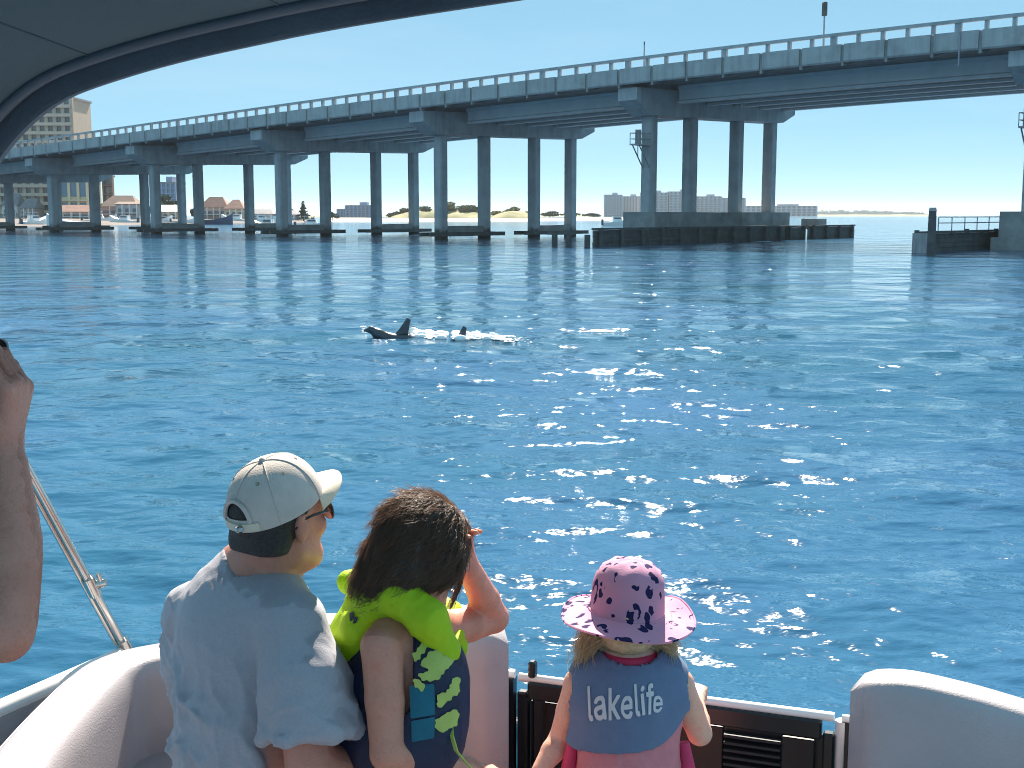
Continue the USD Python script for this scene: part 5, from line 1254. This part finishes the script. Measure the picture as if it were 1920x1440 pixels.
# ------------------------------------------------- small child in a pink bucket hat
def build_child():
    az = math.radians(-4); fr = frame(az); R, F_, U = fr; hf = frame(math.radians(6), .10)
    D = 2.9; off = np.array([*at(1178, 1500, D)[:2], DECK])
    t = thing('person', 'small person in a pink printed bucket hat and slate blue top at the boat gate', 'person', off)
    hc = at(1177, 1176, D); nb = at(1178, 1240, D + .01); chest = at(1178, 1330, D); pel = np.array([*at(1178, 1500, D)[:2], 1.06])
    rs, ls = at(1272, 1282, D), at(1086, 1282, D)
    re, rw = at(1312, 1375, D + .06), at(1306, 1318, D + .24); le, lw = at(1052, 1385, D + .05), at(1012, 1445, D + .0)
    B = Flesh(); head(B, hc, hf, .86)
    B.chain([hc - U * .05, nb, nb - U * .04], [.042, .040, .05], .03).cone(nb, rs, .036, .036, .04).cone(nb, ls, .036, .036, .04)
    wa = chest * .45 + pel * .55
    B.ell(chest, fr, (.115, .08, .125), .05).ell(wa, fr, (.105, .08, .11), .06).ell(pel, fr, (.115, .095, .09), .05)
    B.chain([rs, rs * .5 + re * .5, re], [.036, .033, .029], .007).chain([re, re * .6 + rw * .4, rw], [.029, .028, .02], .006)
    B.chain([ls, ls * .5 + le * .5, le], [.036, .033, .029], .007).chain([le, le * .6 + lw * .4, lw], [.029, .028, .02], .006)
    hand(B, rw, EC * .6 + U * .2 + R * -.1, U, -R, .72, curl=(.7, .8, .8, .8)); hand(B, lw, -U + R * -.5, -R, F_, .72, curl=(.3, .3, .35, .4))
    for k in (-1, 1):
        h_, k_, a_ = pel + R * .06 * k - U * .03, pel + R * .065 * k - U * .26 + F_ * .02, pel + R * .07 * k; a_ = np.array([a_[0], a_[1], DECK + .065])
        B.chain([h_, k_], [.062, .045], .03).chain([k_, k_ * .6 + a_ * .4, a_], [.044, .043, .03], .02); foot(B, a_, F_, .72)
    part(t, 'body', B.mesh(.0055), MT['skin_fair'], smooth=True, off=off)
    eyes(t, lambda r, f, u: hc + hf[0] * r * .86 + hf[1] * f * .86 + hf[2] * u * .86, .86, off)
    # pink dress below, blue back panel above, red collar
    S = Flesh(); S.ell(chest - U * .02, fr, (.128, .093, .13), .05).ell(wa, fr, (.122, .094, .12), .06).ell(pel - U * .02, fr, (.150, .12, .13), .08)
    part(t, 'dress', S.mesh(.006, 2, folds(.005, [0, 0, 1], .03, 6)), MT['pink_cloth'], smooth=True, off=off)
    for k in (-1, 1):
        Q = [at(1178 + k * 104, 1392, D - .0), at(1178 + k * 112, 1440, D), at(1178 + k * 118, 1490, D)]
        mb = MB(); mb.tube(Q, [.014, .018, .02], 10); part(t, 'side_trim', mb, MT['hot_pink'], smooth=50, off=off)
    P = Flesh(); P.ell(chest - U * .02, fr, (.142, .106, .19), .05).cone(at(1094, 1292, D), at(1262, 1292, D), .046, .046, .05).cone(at(1120, 1262, D + .01), at(1238, 1262, D + .01), .05, .05, .05)
    P.cone(at(1108, 1400, D), at(1246, 1400, D), .05, .05, .05).ell(wa, fr, (.128, .112, .13), .04)
    # lower outline of the panel is a shallow curve
    def low(x, y, z):
        q = (x - chest[0]) * R[0] + (y - chest[1]) * R[1]
        zl = chest[2] - .060 + .012 * (q / .12) + .055 * np.clip((q - .03) / .1, 0, 1) ** 2
        return (zl - z).astype(np.float32)
    P.cut(low, chest - .4, chest + .4)
    def neck(x, y, z): return (.074 - np.sqrt((x - nb[0]) ** 2 + (y - nb[1] + .012) ** 2 + ((z - nb[2] - .022) * .9) ** 2)).astype(np.float32)
    P.cut(neck, chest - .4, chest + .4)
    for a, b in ((rs, re), (ls, le)):
        a2 = a + (a - nb) * .18
        P.cut(lambda x, y, z, a=a2, b=b: (.043 - np.sqrt(sum((q - a[i] - np.clip(((x - a[0]) * (b - a)[0] + (y - a[1]) * (b - a)[1] + (z - a[2]) * (b - a)[2]) / ((b - a) @ (b - a)), 0, 1) * (b - a)[i]) ** 2 for i, q in enumerate((x, y, z))))).astype(np.float32), chest - .4, chest + .4)
    pv = part(t, 'top', P.mesh(.0045, 2), MT['blue_neoprene'], smooth=True, off=off)
    P0 = Flesh(); P0.ops = [o for o in P.ops if o[0] != 'x']
    vs, fs, k = [], [], 0
    for ch, x0, x1, yt, yb, sh in (('l', 1102, 1110, 1287, 1354, 4), ('a', 1114, 1136, 1306, 1352, 2), ('k', 1141, 1163, 1290, 1351, 2), ('e', 1165, 1187, 1306, 1350, 2), ('l', 1190, 1198, 1283, 1345, 5), ('i', 1202, 1209, 1287, 1342, 2), ('f', 1211, 1226, 1283, 1341, 3), ('e', 1224, 1242, 1306, 1338, 0)):
        tm_ = meshkit.text_mesh(ch, 1.0, .1, bold=True); b_ = tm_.bounds; v = np.array(tm_.vertices)
        X = (v[:, 0] - b_[0, 0]) / (b_[1, 0] - b_[0, 0]); Yv = (v[:, 1] - b_[0, 1]) / (b_[1, 1] - b_[0, 1]); Zv = (v[:, 2] > .05) * .0008
        vs.append(np.c_[x0 + (x1 - x0) * X + sh * (.5 - Yv) + 1.2 * np.sin(Yv * 5 + x0), yb - (yb - yt) * Yv - 2.5 * X, Zv]); fs.append(np.array(tm_.faces) + k); k += len(v)
    mar, tm_ = np.vstack(vs), trimesh.Trimesh(np.vstack(vs), np.vstack(fs), process=False)
    part(pv, 'lettering', decal(P0, trimesh.Trimesh(mar, tm_.faces, process=False), 2.6, .0025), MT['silver_print'], off=off)
    ring = []
    for a in np.linspace(0, 2 * math.pi, 30)[:-1]: ring.append(nb + R * .056 * math.cos(a) + F_ * .056 * math.sin(a) + U * (.020 + .008 * math.sin(a)))
    mb = MB(); mb.tube(ring, .019, 12, closed=True); part(t, 'collar', mb, MT['hot_pink'], smooth=50, off=off)
    # bucket hat
    hcen = at(1175, 1143, D); hfr = frame(math.radians(6), .06, .10); n = 120; th = np.arange(n) / n * 2 * np.pi
    prof = [(0.0, .122), (.028, .1205), (.052, .114), (.070, .100), (.081, .080), (.0855, .055), (.087, .03), (.0885, .004), (.0895, -.004), (.101, -.009), (.118, -.013), (.135, -.016), (.150, -.018), (.1565, -.0195)]
    def hat(g):
        rows = []
        for i, (r_, z_) in enumerate(prof):
            b_ = max(0, (r_ - .0895) / .067) if i >= 8 else 0
            # brim waves: turned up at the left, a fold at the right
            wv = b_ * (.006 * np.sin(3 * th + .6) - .010 * np.sin(th) ** 2 * (np.sin(th) < 0) + .034 * np.exp(-((th - .75) / .45) ** 2) - .010 * np.exp(-((th - math.pi) / .5) ** 2))
            wr = r_ * (1 + .02 * np.sin(5 * th + i) * (0 < i < 8) + .05 * b_ * np.sin(3 * th + 1)) + g * (1 if i > 3 else 0)
            rows.append(hcen + (wr * np.cos(th))[:, None] * hfr[0] + (wr * 1.08 * np.sin(th))[:, None] * hfr[1] + (z_ + wv + g * (i <= 3) + .002 * np.sin(7 * th + i * 2) * (i < 6) * (i > 0))[:, None] * hfr[2])
        return np.array(rows)
    Ho, Hi = hat(.0), hat(-.003); m = len(prof)
    def grid(P_, flip):
        f = []
        for i in range(m - 1):
            for j in range(n):
                a, b, c, d = i * n + j, i * n + (j + 1) % n, (i + 1) * n + (j + 1) % n, (i + 1) * n + j; f.append([a, d, c, b] if not flip else [a, b, c, d])
        return np.array(f)
    split = 8
    v = np.vstack([Ho.reshape(-1, 3), Hi.reshape(-1, 3)]); f1 = grid(Ho, False); f2 = grid(Hi, True) + m * n
    rim = np.array([[(m - 1) * n + j, m * n + (m - 1) * n + j, m * n + (m - 1) * n + (j + 1) % n, (m - 1) * n + (j + 1) % n] for j in range(n)])
    isb = lambda f: (f.reshape(len(f), 4) % (m * n)).min(1) // n >= split
    fb = np.vstack([f1[isb(f1)], f2[isb(f2)], rim]); fc = np.vstack([f1[~isb(f1)], f2[~isb(f2)]])
    def sub(fq):
        u, inv = np.unique(fq, return_inverse=True); q = inv.reshape(fq.shape); return trimesh.Trimesh(v[u], np.vstack([q[:, [0, 1, 2]], q[:, [0, 2, 3]]]), process=False)
    ht = part(t, 'hat', sub(fc), MT['hat_pink'], smooth=60, off=off)
    part(ht, 'brim', sub(fb), MT['hat_pink'], smooth=60, off=off)
    mb = MB(); mb.tube(list(Ho[8] + hfr[2] * .001), .0022, 6, closed=True); part(ht, 'seam', mb, MT['hat_pink'], off=off)
    mb = MB(); mb.tube(list(Ho[-1]), .0028, 6, closed=True); part(ht, 'brim_edge', mb, MT['hat_pink'], off=off)
    # pale hair in two loose bunches below the hat
    g = np.random.default_rng(9); hr = None
    K = Flesh(); K.ell(hc - hf[2] * .004 - hf[1] * .004, hf, (.071, .080, .062), .02).cone(hc - hf[0] * .055 - hf[2] * .02, hc - hf[0] * .080 - hf[2] * .068 - hf[1] * .02, .024, .013, .02).cone(hc + hf[0] * .055 - hf[2] * .02, hc + hf[0] * .066 - hf[2] * .05, .022, .011, .02)
    hr = part(t, 'hair', K.mesh(.005, 1, folds(.003, [0, 0, 1], .012, 2, 4)), MT['blond_mass'], smooth=True, off=off)
    for side, n_, end in ((-1, 750, at(1098, 1238, D - .02)), (1, 420, at(1254, 1226, D - .01))):
        st = hc + hf[0] * .062 * side - hf[2] * .0 - hf[1] * (.02 if side else .07)
        u = np.linspace(0, 1, 8); r0 = g.normal(0, .016, (n_, 3)); r1 = g.normal(0, .017, (n_, 3)) * [1, 1, 1.6]
        c = st + (end - st) * u[:, None] + np.outer(np.sin(u * math.pi), hf[0] * side * .014)
        pp = c[None] + r0[:, None] * (1 - u)[None, :, None] + r1[:, None] * u[None, :, None] + g.normal(0, .0012, (n_, 8, 3))
        strands('strands', hr, None, pp, MT['hair_blond'], .0013, off)
MT['blond_mass'] = mat('blond_hair_mass', (0.62, 0.52, 0.33), .6, col2=(0.42, 0.33, 0.19), scale=60, bump=.003, bscale=200)
build_child()

# ------------------------------------------------- person at the left edge holding up a phone
def build_holder():
    az = math.radians(4); fr = frame(az); R, F_, U = fr; D = 1.55
    el_ = at(8, 1172, D); wr = at(7, 842, D + .03); rs = at(-330, 1215, D - .12)
    off = np.array([rs[0] - .19, rs[1] + .0, DECK])
    t = thing('person', 'person at the far left edge whose bare raised forearm and hand hold a phone', 'person', off)
    c0 = np.array([off[0], off[1], 0]); ls = rs - R * .38; nb = (rs + ls) / 2 + [0, 0, .07]; sz = rs[2]
    chest = np.array([off[0], off[1], sz - .14]); waist = chest - U * .22; pel = np.array([off[0], off[1], DECK + .93]); hc = nb + U * .17 + F_ * .03
    pc_ = at(-98, 690, D + .03)                         # phone
    B = Flesh(); hf = frame(math.radians(14), .05); head(B, hc, hf, .98)
    B.chain([hc - U * .06 - F_ * .02, nb, nb - U * .06], [.055, .056, .07], .04).cone(nb, rs, .05, .05, .05).cone(nb, ls, .05, .05, .05)
    B.ell(chest, fr, (.17, .115, .19), .05).ell(waist, fr, (.15, .11, .16), .06).ell(pel, fr, (.165, .125, .12), .06)
    B.chain([rs, rs * .5 + el_ * .5, el_], [.05, .044, .038], .008)
    limb(B, [el_ - U * .012, el_ * .85 + wr * .15 + R * .003, el_ * .62 + wr * .38 + R * .006, el_ * .25 + wr * .75 + R * .004, wr], [.036, .0395, .0405, .0315, .0245])
    le = ls + np.array([-.02, .16, -.22]); lw = pc_ - R * .14 - U * .10
    B.chain([ls, ls * .5 + le * .5, le], [.055, .05, .042], .03).chain([le, le * .65 + lw * .35, lw], [.042, .042, .028], .015)
    hand(B, wr, unit(U + R * .26), R - U * .26, -F_, 1.0, curl=(1.0, .95, .95, 1.0), thumb=.55, spread=.05)
    hand(B, lw, unit(U + R * .25), unit(-R * .8 + F_ * .6), -F_ * .5 + R * .6, .98, curl=(.6, .65, .7, .7))
    for k in (-1, 1):
        h_, k_, a_ = pel + R * .09 * k - U * .03, pel + R * .1 * k - U * .42 + F_ * .02, np.array([*(pel + R * .11 * k)[:2], DECK + .085])
        B.chain([h_, k_], [.088, .06], .04).chain([k_, k_ * .65 + a_ * .35, a_], [.058, .058, .038], .03); foot(B, a_, F_, 1.0)
    part(t, 'body', B.mesh(.0042), MT['skin'], smooth=True, off=off)
    S = Flesh(); S.ell(chest, fr, (.186, .132, .2), .05).ell(waist, fr, (.17, .128, .18), .07).ell(pel + U * .04, fr, (.182, .14, .11), .06).cone(nb - U * .03, rs, .062, .062, .05).cone(nb - U * .03, ls, .062, .062, .05)
    S.cone(rs, rs * .62 + el_ * .38, .064, .074, .04).cone(ls, ls * .55 + le * .45, .064, .074, .04); part(t, 'shirt', S.mesh(.008, 2, folds(.006, [.2, .1, 1], .05, 12)), MT['navy_cloth'], smooth=True, off=off)
    H = Flesh()
    for k in (-1, 1): H.chain([pel + R * .09 * k - U * .03, pel + R * .1 * k - U * .36], [.104, .095], .03)
    H.ell(pel, fr, (.172, .132, .11), .03); part(t, 'shorts', H.mesh(.01), MT['shorts_tan'], smooth=True, off=off)
    K = Flesh(); K.ell(hc + hf[2] * .034 - hf[1] * .014, hf, (.082, .104, .09), .02); K.cut(lambda x, y, z: ((x - hc[0]) * hf[1][0] + (y - hc[1]) * hf[1][1] + (z - hc[2]) * (-.5) - .045).astype(np.float32), hc - .2, hc + .2); part(t, 'hair', K.mesh(.006), MT['hair_dark'], smooth=True, off=off)
    eyes(t, lambda r, f, u: hc + hf[0] * r * .98 + hf[1] * f * .98 + hf[2] * u * .98, .98, off)
    # the phone, upright slab held by its right edge
    pf = frame(math.radians(-6), 0.0); ph = thing('phone', 'black phone held up in the hand at the left edge', 'phone', pc_)
    mb = MB(); v = []
    for s_ in (-.0042, .0042):
        pass
    pl_ = Polygon([(-.0375, -.076), (.0375, -.076), (.0375, .076), (-.0375, .076)]).buffer(-.01).buffer(.01)
    def pslab(poly, y0, y1, lift=0):
        m = trimesh.creation.extrude_polygon(poly, y1 - y0, engine='earcut'); q = np.array(m.vertices)
        return trimesh.Trimesh(q[:, 1:2] * pf[0] - q[:, :1] * pf[2] + (q[:, 2:3] + y0) * pf[1], m.faces, process=False)
    part(ph, 'body', pslab(pl_, -.004, .004), MT['black_plastic']); part(ph, 'screen', pslab(pl_.buffer(-.003), -.0046, -.0041), MT['lens'])
    part(ph, 'camera_bump', pslab(affinity.translate(Point(0, 0).buffer(.014).envelope.buffer(-.004).buffer(.004), -.02, .055), .0041, .0062), MT['black_plastic'])
build_holder()

# ------------------------------------------------- dolphins and the water they throw up
MT['dolphin'] = mat('wet_dark_hide', (0.030, 0.036, 0.045), .22, var=.3, scale=6, spec=.7)
FOAM = mat('white_foam', (0.86, 0.87, 0.85), .7, var=.06, scale=3, bump=.02, bscale=14)
def dolphin(label, nose, fin, rise, show_head, fin_h):
    d = fin - nose; d[2] = 0; L0 = np.linalg.norm(d); d = d / L0; s_ = np.cross([0, 0, 1], d); up = np.array([0, 0, 1.0])
    t = thing('dolphin', label, 'dolphin', np.array([*fin[:2], 0.0]), group=None); off = np.array([*fin[:2], 0.0])
    Q = lambda f, r, u: nose + d * f * L0 + s_ * r + up * u
    B = Flesh()
    B.chain([Q(0, 0, rise + .03), Q(.12, 0, rise + .03)], [.028, .042], .03)                                   # beak
    B.chain([Q(.16, 0, rise + .05), Q(.35, 0, rise * .5 + .0), Q(.7, 0, -.09), Q(1.05, 0, -.11), Q(1.5, 0, -.30), Q(2.0, 0, -.62), Q(2.3, 0, -.85)], [.072, .115, .16, .18, .15, .08, .05], .05)
    # dorsal fin, swept back with a hooked tip
    for k in range(16):
        u = k / 15; b0 = Q(.80 + .30 * u ** .8, 0, .05 + fin_h * u); b1 = Q(1.08 + .09 * u, 0, .03 + fin_h * u * .98)
        B.cone(b0, b1, .036 * (1 - u * .45), .022 * (1 - u * .35), .02)
    for k in (-1, 1):                                                                               # flukes and flippers, under water
        B.cone(Q(2.3, 0, -.87), Q(2.52, k * .26, -.95), .04, .015, .03); B.cone(Q(.45, k * .14, -.12), Q(.68, k * .38, -.3), .045, .018, .03)
    part(t, 'body', B.mesh(.012), MT['dolphin'], smooth=True, off=off)
    return t
n1, f1 = atZ(684, 622, .12), atZ(757, 632, 0.0)
dolphin('dark dolphin surfacing with its head and dorsal fin out of the water', np.array([n1[0], n1[1], 0]), f1, .115, True, .33)
f2 = atZ(862, 634, 0.0); n2 = f2 + (n1 - f1) * np.array([1, 1, 0]) * 1.0
dolphin('second dolphin showing only the tip of its dorsal fin in the white wake', np.array([n2[0], n2[1], -.22]), np.array([f2[0], f2[1], -.2]), -.3, False, .40)
def foam_lumps(x0, x1, y0, y1, n, seed, size, rise, dens):
    g = np.random.default_rng(seed); vs, fs, k = [], [], 0
    for i in range(n):
        u = g.beta(*dens); px = x0 + (x1 - x0) * u; py = y0 + (y1 - y0) * u + g.normal(0, 2.2)
        if meshkit.noise(np.array([px / 11, 3.1, seed * 1.7])) < .30: continue
        py += g.normal(0, 1.2); p_ = atZ(px, py, 0); r_ = min(size * (.22 + g.exponential(.30)), size * 1.0) * (1 - .4 * u)
        m = trimesh.creation.icosphere(1, 1.0); q = np.array(m.vertices) * (1 + .45 * (meshkit.noise(np.array(m.vertices) * 2.3 + i, seed) - .5))[:, None] * [r_ * 1.9, r_ * 1.2, r_ * rise * g.uniform(.4, 1.7)]
        vs.append(q + p_ + [0, 0, r_ * .15]); fs.append(m.faces + k); k += len(q)
    return np.vstack(vs), np.vstack(fs)
solo('wake_foam', foam_lumps(768, 935, 627, 633, 620, 3, .085, .85, (1.05, 1.25)), FOAM, 'white splashing wake trailing behind the surfacing dolphin', kind='stuff', smooth=True)
solo('wake_foam', foam_lumps(930, 1005, 634, 641, 46, 5, .06, .4, (1, 1.6)), FOAM, 'thin white foam streak at the far end of the dolphin wake', kind='stuff', smooth=True)
solo('bow_splash', foam_lumps(679, 687, 617, 623, 16, 6, .05, .9, (1, 1)), FOAM, 'small white splash at the nose of the surfacing dolphin', kind='stuff', smooth=True)
